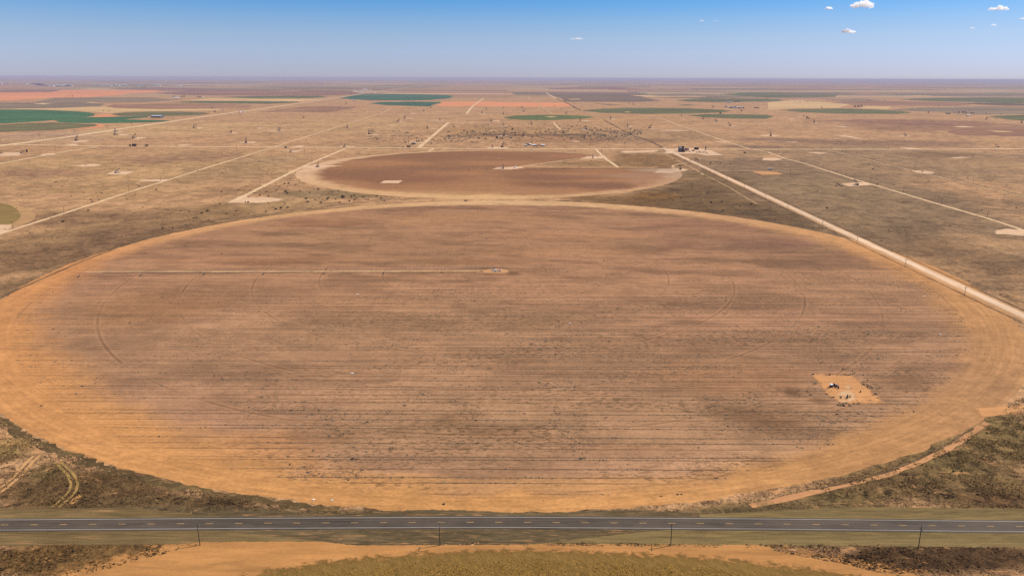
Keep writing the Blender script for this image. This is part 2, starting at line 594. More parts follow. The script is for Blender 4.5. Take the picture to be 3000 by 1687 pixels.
def rim_f(r, th, R, x, y):
    wi = np.interp(th, TH, W_IN); si = np.interp(th, TH, S_IN)
    rr = r + (fbm(x / 14, y / 14, 9) - 0.5) * np.minimum(si, 26) * 0.9 + (fbm(x / 70, y / 70, 19) - 0.5) * si * 0.7
    return sstep(R - wi - si, R - wi + 3, rr)


def field1_tint(x, y):
    r, th = ell(E1, x, y)
    depth = y
    t = sstep(330, 800, depth)
    base = C(184, 140, 108) * (1 - t)[:, None] + C(178, 132, 99) * t[:, None]
    wx = fbm(x / 60, y / 60, 3) - 0.5; wy = fbm(x / 60, y / 60, 33) - 0.5
    n = fbm(x / 130, y / 45, 21, 4)
    base = base * (0.92 + 0.15 * sstep(0.25, 0.75, n))[:, None]
    n2 = fbm(x / 70, y / 26 + x / 300, 71, 4)
    base = base * (1 - (0.13 + 0.16 * t) * sstep(0.48, 0.70, n2))[:, None]
    n3 = fbm(x / 34, y / 13, 171, 4)
    base = base * (1 - 0.17 * sstep(0.50, 0.70, n3))[:, None]
    hue = fbm(x / 200, y / 90, 91, 3)[:, None]
    base = base * (1 + (hue - 0.5) * np.array([[0.02, 0.0, 0.02]]) * 4)
    for cx, cy, rx, ry, c, s in F1W:
        d = np.sqrt(((x - cx) / rx + wx * 1.3) ** 2 + ((y - cy) / ry + wy * 1.3) ** 2)
        f = (1 - sstep(0.35, 1.25, d)) * s
        base = base * (1 - f[:, None]) + c * f[:, None]
    f = rim_f(r, th, R_OUT, x, y) ** 0.8
    wi = np.interp(th, TH, W_IN)
    tight = sstep(R_OUT - wi - 9, R_OUT - wi + 2, r + (fbm(x / 14, y / 14, 9) - 0.5) * 14 + (fbm(x / 4, y / 4, 29) - 0.5) * 5)
    rc = pcol(RIMC, th) * (0.90 + 0.2 * fbm(x / 40, y / 40, 41))[:, None]
    # wheel and grader marks that run round the rim
    arc = fbm(th * 0.22, r / 3.2, 61, 3)
    rc = rc * (0.93 + 0.14 * arc)[:, None]
    return base * (1 - f[:, None]) + rc * f[:, None], tight


LSP = 6.6      # mean distance of the weedy furrows


def soil_material(name, centre, spacing, rows=1.0, arcs=1.0):
    m, nt = new_mat(name)
    N = NT(nt)
    p = N.pos(); X, Y, _ = N.xyz(p)
    tint = N.attr('tint').outputs['Color']
    rim = N.attr('rim').outputs['Fac']
    soil = N.math('SUBTRACT', 1.0, rim, clamp=True)
    a = N.noise(p, (1 / 40, 1 / 2.2, 1), 5, 0.62)                 # streaks along the rows
    b = N.noise(p, (1 / 130, 1 / 9.0, 1), 5, 0.62, 0, (5, 5, 0))
    c = N.noise(p, (1 / 2.5, 1 / 1.4, 1), 4, 0.7)                  # clods, with their sunlit and dark specks put into the colour
    d = N.noise(p, (1 / 12, 1 / 12, 1), 5, 0.65)
    f = N.math('ADD', N.ramp(a, 0.3, 0.7, -0.10, 0.09), N.ramp(b, 0.3, 0.7, -0.10, 0.08))
    f = N.math('MULTIPLY', f, N.math('MULTIPLY_ADD', soil, 0.75 * rows, 0.25))
    f = N.math('ADD', f, N.ramp(c, 0.28, 0.72, -0.17, 0.15))
    f = N.math('ADD', f, N.ramp(d, 0.3, 0.7, -0.10, 0.09))
    col = N.scale(tint, N.math('ADD', f, 1.0))
    # planted rows one metre apart
    ph = N.math('MULTIPLY', Y, 2 * math.pi / 1.02)
    row = N.math('MULTIPLY', N.math('SINE', ph), N.math('MULTIPLY', soil, 0.10))
    col = N.scale(col, N.math('ADD', row, 1.0))
    # furrows grown over with weeds: thin dark lines, unevenly spaced
    cell = N.math('FLOOR', N.math('DIVIDE', Y, LSP))
    jit = N.math('ADD', N.math('MULTIPLY', N.math('SINE', N.math('MULTIPLY', cell, 2.4)), 0.26), N.math('MULTIPLY', N.math('SINE', N.math('MULTIPLY', cell, 5.13)), 0.14))
    wv = N.math('MULTIPLY', N.math('SUBTRACT', N.noise(p, (1 / 90, 1 / 400, 1), 2, 0.5), 0.5), 1.2)
    ld = N.math('ABSOLUTE', N.math('MULTIPLY', N.math('SUBTRACT', N.math('DIVIDE', N.math('ADD', Y, wv), LSP), N.math('ADD', N.math('ADD', cell, 0.5), jit)), LSP))
    weed = N.attr('weed').outputs['Fac']
    lm = N.noise(p, (1 / 120, 1 / 40, 1), 3, 0.6, 0, (9, 31, 0))
    brk = N.noise(p, (1 / 26, 1 / 5, 1), 5, 0.7, 0, (19, 1, 0))
    line = N.math('SUBTRACT', 1.0, N.ramp(ld, 0.12, 0.62))
    line = N.math('MULTIPLY', line, N.math('MULTIPLY', N.ramp(brk, 0.34, 0.60, 0.32, 1.0), N.math('MULTIPLY_ADD', weed, 0.55, 0.40)))
    line = N.math('MULTIPLY', line, N.math('MULTIPLY', soil, rows))
    col = N.mix(line, col, tuple(C(98, 72, 54)))
    # low weeds in patches
    wd = N.noise(p, (1 / 4.2, 1 / 2.0, 1), 4, 0.72, 0.4, (77, 7, 0))
    wp = N.math('MULTIPLY', N.ramp(wd, 0.49, 0.62), N.math('MULTIPLY', N.ramp(lm, 0.38, 0.60), N.math('MULTIPLY', weed, soil)))
    col = N.mix(N.math('MULTIPLY', wp, 0.8), col, tuple(C(104, 80, 56)))
    ex = N.math('MULTIPLY', N.math('SUBTRACT', X, E1[0].x), E1[2] / E1[1]); ey = N.math('SUBTRACT', Y, E1[0].y)
    er = N.math('SQRT', N.math('ADD', N.math('MULTIPLY', ex, ex), N.math('MULTIPLY', ey, ey)))
    ea = N.math('ARCTAN2', ey, ex)
    cv = N.node('ShaderNodeCombineXYZ'); N.set(cv.inputs[0], er); N.set(cv.inputs[1], N.math('MULTIPLY', ea, 420.0))
    rk = N.noise(cv.outputs[0], (1 / 2.6, 1 / 90, 1), 5, 0.65)
    rk2 = N.noise(p, (1 / 22, 1 / 9, 1), 5, 0.7, 1.0, (3, 61, 0))
    rkf = N.math('ADD', N.ramp(rk, 0.3, 0.7, -0.13, 0.10), N.ramp(rk2, 0.3, 0.7, -0.12, 0.09))
    col = N.scale(col, N.math('ADD', N.math('MULTIPLY', rkf, rim), 1.0))
    # ruts of the irrigation wheels, circles about the pivot
    if arcs:
        dx = N.math('SUBTRACT', X, centre.x); dy = N.math('SUBTRACT', Y, centre.y)
        r = N.math('SQRT', N.math('ADD', N.math('MULTIPLY', dx, dx), N.math('MULTIPLY', dy, dy)))
        t = N.math('ADD', r, -50.0 + spacing / 2)
        t = N.math('ABSOLUTE', N.math('SUBTRACT', N.math('MODULO', t, spacing), spacing / 2))
        rut = N.math('SUBTRACT', 1.0, N.ramp(t, 0.35, 1.0))
        an = N.noise(p, (1 / 60, 1 / 60, 1), 3, 0.6, 0, (11, 71, 0))
        rut = N.math('MULTIPLY', rut, N.math('MULTIPLY', N.math('MULTIPLY', N.ramp(an, 0.38, 0.62, 0.0, 0.8), N.math('GREATER_THAN', r, 40.0)), N.math('MULTIPLY_ADD', soil, 0.85, 0.1)))
        col = N.mix(N.math('MULTIPLY', rut, arcs), col, tuple(C(112, 78, 54)))
        rim2 = N.math('MULTIPLY', N.math('SUBTRACT', 1.0, N.ramp(N.math('ABSOLUTE', N.math('SUBTRACT', t, 1.9)), 0.3, 1.0)), N.math('MULTIPLY', N.math('MULTIPLY', N.ramp(an, 0.38, 0.62, 0.05, 0.35), soil), arcs))
        col = N.mix(rim2, col, tuple(C(202, 152, 112)))
    bh = N.math('ADD', N.math('MULTIPLY', c, 0.5), N.math('MULTIPLY', N.math('SINE', ph), N.math('MULTIPLY', soil, 0.25)))
    N.out(col, 0.95, bump=(bh, 0.45, 0.25), spec=0.05)
    return m


def disc(name, E, tintf, mat, z, keep=None, label='', nr=110, nt=720):
    centre, RX, R = E
    rs = R * (1 - (1 - np.linspace(0, 1, nr)) ** 1.35)
    V = []
    th = np.linspace(0, 2 * math.pi, nt, endpoint=False)
    edge = 1 + (fbm(np.cos(th) * 30, np.sin(th) * 30, 13, 4) - 0.5) * 0.010 + (fbm(np.cos(th) * 160, np.sin(th) * 160, 23, 3) - 0.5) * 0.007
    for k, r in enumerate(rs):
        e = 1 + (edge - 1) * (k / (nr - 1)) ** 8
        V.append(np.stack([centre.x + r * e * np.cos(th) * RX / R, centre.y + r * e * np.sin(th), np.full(nt, z)], 1))
    V = np.concatenate(V)
    i = np.arange(nr - 1)[:, None] * nt; j = np.arange(nt)[None, :]; j2 = (j + 1) % nt
    Q = np.stack([(i + j).ravel(), (i + nt + j).ravel(), (i + nt + j2).ravel(), (i + j2).ravel()], 1)
    if keep is not None:
        cx = V[Q, 0].mean(1); cy = V[Q, 1].mean(1)
        Q = Q[keep(cx, cy)]
    me = fast_mesh(name, V, Q)
    tint, rim, weed = tintf(V[:, 0], V[:, 1])
    set_tint(me, tint); set_float(me, rim, 'rim'); set_float(me, weed, 'weed')
    me.materials.append(mat)
    o = bpy.data.objects.new(name, me)
    COL.objects.link(o)
    tag(o, label, 'field', kind='structure')
    return o


WDW = [world_zone(z) for z in [((2260, 1235), (150, 40), (0, 0, 0), 1), ((1480, 1262), (130, 26), (0, 0, 0), 1), ((1300, 1240), (120, 26), (0, 0, 0), .8), ((900, 1290), (200, 30), (0, 0, 0), .6), ((2290, 1355), (90, 16), (0, 0, 0), 1), ((560, 1190), (170, 30), (0, 0, 0), .6),
    ((2650, 1110), (90, 34), (0, 0, 0), .9), ((2330, 1150), (60, 18), (0, 0, 0), .9), ((1960, 1130), (160, 26), (0, 0, 0), .7), ((1730, 1200), (140, 24), (0, 0, 0), .7), ((1080, 1130), (160, 20), (0, 0, 0), .4), ((1750, 1340), (240, 20), (0, 0, 0), .5), ((2400, 1270), (90, 18), (0, 0, 0), .7),
    ((2330, 770), (150, 22), (0, 0, 0), .7), ((2200, 725), (160, 16), (0, 0, 0), .7), ((2080, 690), (150, 14), (0, 0, 0), .5), ((2420, 820), (120, 26), (0, 0, 0), .5), ((800, 770), (180, 12), (0, 0, 0), .5), ((1180, 765), (140, 10), (0, 0, 0), .5), ((2060, 1000), (200, 26), (0, 0, 0), .4), ((1500, 1040), (180, 22), (0, 0, 0), .4)]]


def f1_all(x, y):
    t, f = field1_tint(x, y)
    weed = (1 - sstep(520, 760, y)) * 0.65 + 0.35
    weed = weed * (0.35 + 0.65 * sstep(-330, -60, x + 0.25 * (y - 500)))
    wx = fbm(x / 30, y / 22, 203) - 0.5; wy = fbm(x / 30, y / 22, 233) - 0.5
    for cx, cy, rx, ry, c, s in WDW:
        d = np.sqrt(((x - cx) / rx + wx * 2.2) ** 2 + ((y - cy) / ry + wy * 2.2) ** 2)
        q = (1 - sstep(0.3, 1.2, d)) * s
        weed = weed + q * .7
        t = t * (1 - (0.13 + 0.10 * sstep(.4, .6, fbm(x / 12, y / 5, 261, 3))) * q * (1 - f))[:, None]
    weed = np.clip(weed * 1.05, 0, 1.5)
    return t, f, weed


soil1 = soil_material("ploughed_soil", C1, 58.0, 1.0, 0.6)
disc('ploughed_field', E1, f1_all, soil1, 0.02, label='near round ploughed field of brown soil with an orange sand rim')


def f2_all(x, y):
    r, th = ell(E2, x, y)
    base = np.tile(C(158, 112, 82), (len(x), 1))
    wx = fbm(x / 90, y / 90, 103) - 0.5; wy = fbm(x / 90, y / 90, 133) - 0.5
    n = fbm(x / 160, y / 90, 121, 4)
    base = base * (0.82 + 0.36 * sstep(0.25, 0.75, n))[:, None]
    for z in F2W:
        cx, cy, rx, ry, c, s = z
        d = np.sqrt(((x - cx) / rx + wx) ** 2 + ((y - cy) / ry + wy) ** 2)
        f = (1 - sstep(0.4, 1.25, d)) * s
        base = base * (1 - f[:, None]) + c * f[:, None]
    tt = np.array([0, 20, 60, 100, 130, 150, 165, 180, 200, 225, 250, 270, 290, 320, 345, 360.0])
    ww = np.array([8, 8, 6, 8, 14, 20, 28, 32, 28, 22, 24, 32, 16, 10, 10, 8.0])
    ss = np.array([60, 30, 10, 10, 14, 20, 24, 26, 28, 28, 30, 34, 24, 30, 50, 60.0])
    wi = np.interp(th, tt, ww); si = np.interp(th, tt, ss)
    rr = r + (fbm(x / 25, y / 25, 19) - 0.5) * np.minimum(si, 30)
    f = sstep(R2_OUT - wi - si, R2_OUT - wi + 4, rr)
    rc = pcol([(0, (190, 156, 130)), (60, (205, 165, 128)), (120, (214, 172, 130)), (180, (220, 180, 144)), (230, (214, 168, 124)), (270, (216, 172, 124)), (320, (196, 150, 112)), (360, (190, 156, 130))], th)
    rc = rc * (0.92 + 0.16 * fbm(x / 60, y / 60, 77))[:, None]
    base = base * np.array([[1.0, 1.0, 0.90]])
    return base * (1 - f[:, None]) + rc * f[:, None], f, np.full(len(x), 0.12)


F2W = [world_zone(z) for z in [
    ((1250, 455), (240, 10), (144, 102, 76), 0.8), ((1500, 452), (220, 8), (148, 104, 78), 0.7), ((1180, 520), (220, 22), (140, 96, 74), 0.7),
    ((1430, 530), (150, 14), (172, 124, 92), 0.6), ((1850, 515), (140, 9), (168, 128, 104), 0.8), ((1700, 545), (180, 12), (132, 92, 72), 0.8),
    ((1640, 520), (120, 8), (140, 98, 78), 0.7), ((1920, 500), (80, 7), (176, 146, 126), 0.8), ((1900, 530), (100, 14), (172, 130, 104), 0.6),
    ((1300, 565), (300, 9), (186, 140, 104), 0.8), ((1000, 540), (90, 14), (176, 128, 94), 0.6), ((1500, 555), (220, 10), (176, 128, 96), 0.5)]]


def keep2(x, y):
    a = np.degrees(np.arctan2(y - C2.y, x - C2.x)) % 360
    rot = fbm(x / 40, y / 40, 5) * 1.5
    return ~((a > 0.3) & (a < 43.5 + rot))


soil2 = soil_material("fallow_soil", C2, 57.0, 0.45, 0.25)
disc('fallow_field', E2, f2_all, soil2, 0.03, keep2, 'farther round fallow field of red brown soil with a wedge left out')

# ------------------------------------------------------------------ flat sheets: crops, pads, roads
LIFT = {'n': 0}


def lift(p, L):
    """sheets lie a few millimetres to centimetres above one another, more where they are far off"""
    return 0.03 + L * (0.006 + max(p.y, 0) * 2.2e-5)


def sheet_mat(name, col, var=0.2, sx=20.0, sy=6.0, fine=2.5, rough=0.95, alt=None, altf=(0.55, 0.7), rot=0.0, feather=0.0):
    if name in MATS:
        return MATS[name]
    m, nt = new_mat(name)
    N = NT(nt)
    p = N.pos()
    if rot:
        vr = N.node('ShaderNodeVectorRotate', rotation_type='Z_AXIS')
        N.set(vr.inputs['Vector'], p); vr.inputs['Angle'].default_value = rot
        p = vr.outputs[0]
    a = N.noise(p, (1 / sx, 1 / sy, 1), 5, 0.62)
    b = N.noise(p, (1 / (sx * 7), 1 / (sy * 9), 1), 4, 0.6)
    c = N.noise(p, (1 / fine, 1 / fine, 1), 4, 0.7)
    f = N.math('ADD', N.ramp(a, 0.3, 0.7, -var, var * 0.8), N.ramp(b, 0.3, 0.7, -var, var * 0.8))
    f = N.math('ADD', N.math('ADD', f, N.ramp(c, 0.3, 0.7, -var * 0.5, var * 0.5)), 1.0)
    colr = N.scale(tuple(float(q) for q in col), f)
    if alt is not None:
        g = N.noise(p, (1 / (sx * 1.7), 1 / (sy * 1.7), 1), 6, 0.7, 0.5, (31, 13, 0))
        colr = N.mix(N.ramp(g, altf[0], altf[1], 0, 0.85), colr, tuple(alt))
    N.out(colr, rough, bump=(c, 0.3, 0.2), spec=0.05)
    if feather:
        # ragged edge: the surface thins out into single patches toward its border
        out = [n for n in nt.nodes if n.type == 'OUTPUT_MATERIAL'][0]
        bs = [n for n in nt.nodes if n.type == 'BSDF_PRINCIPLED'][0]
        e = N.attr('edge').outputs['Fac']
        nz = N.noise(N.pos(), (1 / feather, 1 / (feather * .6), 1), 5, 0.7, 0.6, (17, 5, 0))
        al = N.ramp(N.math('ADD', N.math('MULTIPLY', e, 1.1), N.math('MULTIPLY', N.math('SUBTRACT', nz, 0.5), 1.5)), 0.14, 0.52)
        tr = N.node('ShaderNodeBsdfTransparent'); mx = N.node('ShaderNodeMixShader')
        N.set(mx.inputs[0], al); nt.links.new(tr.outputs[0], mx.inputs[1]); nt.links.new(bs.outputs[0], mx.inputs[2]); nt.links.new(mx.outputs[0], out.inputs[0])
    MATS[name] = m
    return m


def dens(pts, step_px=14, jit=0.35, closed=True, seed=1):
    """world outline from pixel outline, resampled with a slightly ragged edge"""
    r = random.Random(seed)
    out = []
    n = len(pts)
    for i in range(n if closed else n - 1):
        a = pts[i]; b = pts[(i + 1) % n]
        k = max(1, int(math.hypot(b[0] - a[0], b[1] - a[1]) / step_px))
        for j in range(k):
            t = j / k
            u = a[0] + (b[0] - a[0]) * t; v = a[1] + (b[1] - a[1]) * t
            if jit and j: v += r.uniform(-jit, jit); u += r.uniform(-jit, jit) * 3
            out.append(P(u, v))
    if not closed:
        out.append(P(*pts[-1]))
    return out


def smooth_closed(pts, it=2):
    for _ in range(it):
        q = []
        for i in range(len(pts)):
            a = pts[i]; b = pts[(i + 1) % len(pts)]
            q.append((a[0] * .75 + b[0] * .25, a[1] * .75 + b[1] * .25))
            q.append((a[0] * .25 + b[0] * .75, a[1] * .25 + b[1] * .75))
        pts = q
    return pts


NSEED = [0]


def sheet(name, pts, mat, L=1, smooth=0, jit=0.35, label=None, cat=None, step=14, feather=0.0):
    NSEED[0] += 1
    if smooth: pts = smooth_closed(pts, smooth)
    if feather: jit = min(jit, 0.25)
    wp = dens(pts, step, jit, True, NSEED[0])
    z = max(lift(p, L) for p in wp)
    if feather:
        n = len(wp); cx = sum(p.x for p in wp) / n; cy = sum(p.y for p in wp) / n
        vs = [(cx + (p.x - cx) * 1.12, cy + (p.y - cy) * 1.12, z) for p in wp] + [(p.x + (cx - p.x) * feather, p.y + (cy - p.y) * feather, z) for p in wp]
        o = mesh_obj(name, vs, [tuple(range(n, 2 * n))] + [(i, (i + 1) % n, n + (i + 1) % n, n + i) for i in range(n)], mat)
        set_float(o.data, [0.0] * n + [1.0] * n, 'edge')
    else:
        o = mesh_obj(name, [(p.x, p.y, z) for p in wp], [tuple(range(len(wp)))], mat)
    if o.data.polygons[0].normal.z < 0:
        o.data.flip_normals()
    return tag(o, label, cat, kind='structure')


def ribbon_pts(path, width, L, jit=0.12, seed=1, step=12.0, zadd=0.0):
    """strip of given width along a world path"""
    r = random.Random(seed)
    q = []
    for a, b in zip(path[:-1], path[1:]):
        d = (b - a).length
        k = max(1, int(d / max(step, mpp(a) * 12)))
        for j in range(k):
            q.append(a.lerp(b, j / k))
    q.append(path[-1])
    V = []; Fc = []
    for i, p in enumerate(q):
        d = (q[min(i + 1, len(q) - 1)] - q[max(i - 1, 0)]).normalized()
        nrm = Vector((-d.y, d.x, 0))
        wl = width / 2 * (1 + r.uniform(-jit, jit)); wr = width / 2 * (1 + r.uniform(-jit, jit))
        z = lift(p, L) + zadd
        V.append((p.x + nrm.x * wl, p.y + nrm.y * wl, z)); V.append((p.x - nrm.x * wr, p.y - nrm.y * wr, z))
        if i:
            k = 2 * i
            Fc.append((k - 2, k - 1, k + 1, k))
    return V, Fc


def road(name, pts, width, mat, L=4, jit=0.12, label=None, world=False, step=12.0, cat='road'):
    NSEED[0] += 1
    path = pts if world else [P(*q) for q in pts]
    V, Fc = ribbon_pts(path, width, L, jit, NSEED[0], step)
    o = mesh_obj(name, V, Fc, mat)
    if o.data.polygons[0].normal.z < 0:
        o.data.flip_normals()
    return tag(o, label, cat, kind='structure')

GRN = sheet_mat('green_wheat', C(72, 110, 74), 0.2, 90, 30, 9)
GRN2 = sheet_mat('deep_green_crop', C(70, 104, 82), 0.2, 120, 40, 12)
GRN3 = sheet_mat('bright_green_crop', C(98, 106, 60), 0.22, 90, 30, 9)
OLV = sheet_mat('olive_crop', C(120, 112, 76), 0.2, 120, 40, 10)
OLV2 = sheet_mat('dull_green_crop', C(108, 106, 68), 0.22, 150, 40, 10)
GRY = sheet_mat('grey_stubble', C(144, 122, 100), 0.2, 160, 40, 12)
BRN = sheet_mat('brown_fallow', C(158, 118, 92), 0.2, 160, 40, 12)
MAR = sheet_mat('maroon_fallow', C(146, 108, 92), 0.24, 300, 80, 20)
PUR = sheet_mat('dark_fallow', C(126, 104, 88), 0.24, 300, 80, 20)
ORG = sheet_mat('orange_sand_field', C(224, 148, 104), 0.10, 200, 60, 15)
PALE = sheet_mat('pale_stubble', C(212, 174, 126), 0.12, 160, 50, 12)
TAN = sheet_mat('tan_sand_edge', C(206, 158, 112), 0.12, 60, 20, 6)


def poly(R, pts, mat, name='crop_field', L=1, smooth=0, jit=0.3, label=None):
    return sheet(name, [R(*p) for p in pts], mat, L, smooth, jit, label, 'field')


# --- left
poly(R1, [(-500, 425), (0, 415), (420, 421), (720, 433), (900, 447), (962, 462), (940, 478), (860, 495), (600, 522), (300, 542), (0, 560), (-500, 585)], GRN, L=2, label='dark green half circle of wheat at the left edge')
poly(R1, [(860, 497), (1200, 489), (1480, 488), (1500, 495), (1240, 516), (1400, 522), (1720, 526), (1640, 540), (1400, 549), (1100, 554), (750, 552), (600, 545), (550, 528)], GRN, L=2, label='green crop reaching toward the large barn')
poly(R1, [(-500, 560), (0, 570), (300, 555), (520, 549), (760, 556), (960, 566), (985, 578), (900, 592), (560, 622), (250, 634), (0, 643), (-500, 665)], OLV, L=2, label='olive crop field below the dark green wheat')
poly(R1, [(1120, 463), (1260, 447), (1500, 438), (1800, 437), (2040, 447), (2115, 459), (2000, 471), (1700, 482), (1400, 490), (1200, 482)], OLV, L=2, label='olive lens shaped crop behind the barn')
poly(R1, [(1075, 388), (1200, 368), (1600, 358), (2100, 358), (2400, 366), (2432, 380), (2330, 397), (2000, 408), (1600, 412), (1250, 405)], BRN, L=2, label='pinkish brown round fallow field')
poly(R1, [(1060, 388), (1150, 366), (1200, 368), (1100, 392)], MAR, L=3)
poly(R1, [(2400, 366), (2560, 372), (2500, 398), (2330, 405), (2432, 381)], BRN, L=1)
poly(R1, [(-300, 347), (330, 345), (560, 302), (1000, 296), (1500, 297), (1800, 321), (1600, 336), (1400, 346), (700, 349)], GRY, L=1, label='grey stubble band left of the road')
poly(R1, [(-300, 352), (300, 352), (900, 350), (1060, 362), (1000, 384), (600, 402), (0, 411), (-300, 414)], GRY, L=1)
poly(R1, [(-400, 413), (0, 410), (600, 400), (1050, 385), (1150, 405), (1600, 415), (2200, 412), (2200, 425), (1700, 433), (1250, 437), (1100, 455), (960, 440), (500, 418)], PALE, L=1)
poly(R1, [(-500, 245), (0, 243), (650, 221), (1200, 222), (1580, 226), (1660, 240), (1300, 258), (1130, 278), (900, 293), (520, 297), (350, 313), (0, 331), (-500, 345)], ORG, L=2, label='broad orange sand field in the left distance')
poly(R1, [(-400, 234), (0, 225), (350, 218), (620, 226), (500, 243), (0, 247), (-400, 250)], MAR, L=2)
poly(R1, [(1100, 211), (1600, 193), (2000, 205), (2300, 215), (2000, 226), (1500, 222)], MAR, L=2)
poly(R1, [(1560, 250), (1900, 228), (2576, 232), (3300, 232), (3700, 250), (3500, 262), (2900, 275), (2200, 277), (1800, 270)], MAR, L=1, label='maroon fallow field left of the dusty road')
poly(R1, [(2200, 292), (2576, 280), (3200, 276), (3300, 290), (3100, 305), (2576, 306)], OLV2, L=1)
poly(R1, [(1700, 346), (2000, 330), (2576, 333), (2990, 338), (3020, 345), (2700, 360), (2100, 354)], OLV2, L=2, label='dull green strip beyond the fallow circle')
poly(R1, [(1850, 330), (2100, 303), (2576, 308), (3300, 312), (3000, 335), (2576, 331)], PALE, L=1)
poly(R1, [(920, 497), (1000, 470), (1100, 462), (1200, 485), (1220, 490)], ORG, L=1)
poly(R1, [(960, 560), (1050, 570), (1040, 592), (900, 606), (700, 616), (900, 594), (990, 578)], ORG, L=1)
# --- middle
poly(R2, [(820, 300), (900, 283), (1080, 266), (1350, 261), (1640, 264), (1900, 273), (1990, 281), (1940, 306), (1760, 321), (1500, 327), (1200, 325), (960, 314)], GRN2, L=2, label='deep green circle beyond the dusty road')
poly(R2, [(1145, 356), (1250, 343), (1550, 338), (1840, 340), (1880, 348), (1800, 362), (1740, 387), (1560, 381), (1300, 372)], GRN2, L=2, label='smaller green part circle in front of the deep green one')
poly(R2, [(1840, 341), (2220, 337), (2700, 345), (3150, 350), (3190, 385), (2900, 391), (2400, 385), (1800, 381), (1850, 360)], ORG, L=1, label='orange sand field behind the pumpjacks')
poly(R2, [(0, 442), (180, 425), (450, 392), (700, 380), (1050, 383), (990, 400), (860, 425), (700, 446), (300, 440)], BRN, L=1)
poly(R2, [(320, 236), (500, 225), (960, 232), (1000, 250), (800, 272), (400, 272)], MAR, L=2)
poly(R2, [(180, 197), (700, 200), (1360, 210), (1330, 216), (800, 210), (300, 206)], MAR, L=2)
poly(R3, [(-95, 497), (30, 478), (260, 471), (560, 473), (780, 485), (830, 497), (700, 510), (400, 524), (150, 524), (-20, 514)], GRN3, L=2, label='bright green circle straight ahead beyond the pumpjacks')
poly(R3, [(695, 426), (850, 412), (1120, 400), (1400, 398), (1800, 406), (2120, 420), (2212, 434), (2100, 445), (1800, 458), (1350, 462), (900, 450)], OLV2, L=2, label='long dull green circle right of centre')
poly(R3, [(1120, 402), (1400, 399), (1640, 404), (1500, 412), (1240, 412)], OLV, L=3)
poly(R3, [(1770, 475), (1950, 463), (2300, 465), (2576, 472), (2640, 490), (2560, 508), (2300, 508), (1950, 498)], OLV2, L=2, label='dull green circle below the far homestead')
poly(R3, [(1660, 371), (1750, 366), (1870, 372), (1760, 378)], OLV2, L=2)
poly(R3, [(830, 357), (950, 362), (1120, 368), (960, 372)], PUR, L=2)
poly(R3, [(360, 262), (900, 244), (1350, 262), (1310, 290), (1500, 330), (1250, 342), (560, 338), (480, 300)], PUR, L=1)
poly(R3, [(480, 292), (700, 283), (1200, 288), (1300, 300), (900, 306), (560, 303)], PUR, L=2)
poly(R3, [(1390, 292), (1700, 280), (2100, 286), (2350, 294), (2000, 305), (1600, 301)], PUR, L=2, label='dark maroon strip in the right distance')
poly(R3, [(1640, 322), (1900, 306), (2576, 308), (2640, 320), (2576, 337), (2000, 342), (1750, 336)], OLV2, L=2)
poly(R3, [(2100, 262), (2400, 243), (3300, 246), (3250, 290), (2600, 297), (2350, 284)], OLV2, L=1)
poly(R3, [(1250, 264), (1700, 255), (2080, 270), (1900, 280), (1500, 282)], GRY, L=2)
poly(R3, [(1180, 272), (1500, 276), (2000, 283), (1900, 290), (1400, 292), (1300, 285)], PALE, L=2)
poly(R3, [(290, 200), (1000, 190), (1340, 205), (1000, 214), (400, 212)], MAR, L=1)
poly(R3, [(560, 312), (680, 310), (700, 317), (600, 320)], PALE, L=3)
# --- right
poly(R4, [(130, 424), (330, 412), (700, 408), (1000, 415), (1330, 430), (1450, 448), (1300, 462), (700, 459), (330, 442)], OLV2, L=2, label='dark green circle in front of the far tree clump')
poly(R4, [(2215, 487), (2400, 476), (2700, 470), (3100, 472), (3100, 545), (2700, 540), (2400, 515)], OLV2, L=2, label='dark green circle at the right edge')
poly(R4, [(0, 314), (90, 312), (160, 322), (90, 334), (0, 337)], OLV2, L=2)
poly(R4, [(600, 352), (760, 335), (1150, 330), (1900, 345), (2100, 360), (1900, 382), (1200, 380), (800, 370)], BRN, L=1)
poly(R4, [(560, 322), (900, 308), (1170, 322), (1000, 332), (760, 332)], GRY, L=2)
poly(R4, [(1300, 315), (1700, 300), (2200, 298), (3000, 300), (3000, 350), (2400, 356), (2080, 343), (1600, 332)], OLV2, L=1)
poly(R4, [(1890, 350), (2200, 352), (3000, 365), (3000, 385), (2300, 376), (2050, 362)], PUR, L=2, label='dark purple ploughed strip at the right edge')
poly(R4, [(1230, 420), (1500, 398), (2200, 386), (3000, 400), (3000, 466), (2100, 466), (1600, 440)], GRY, L=1)
poly(R4, [(0, 345), (300, 325), (600, 345), (830, 365), (700, 400), (300, 402), (0, 420)], PALE, L=1)
poly(R4, [(1000, 385), (1250, 390), (1200, 412), (900, 405)], PALE, L=1)
poly(R4, [(1800, 640), (1950, 610), (2576, 600), (3000, 610), (3000, 690), (2200, 682), (1900, 675)], sheet_mat('brown_pasture', C(150, 110, 86), 0.18, 60, 22, 7), L=1, jit=0.8)
poly(R4, [(2200, 625), (2400, 632), (2480, 643), (2300, 645)], PALE, L=2)
poly(R4, [(100, 247), (600, 246), (1000, 262), (700, 268), (200, 262)], PUR, L=2)
poly(R4, [(1300, 280), (1500, 275), (1700, 280), (1500, 284)], PALE, L=2)

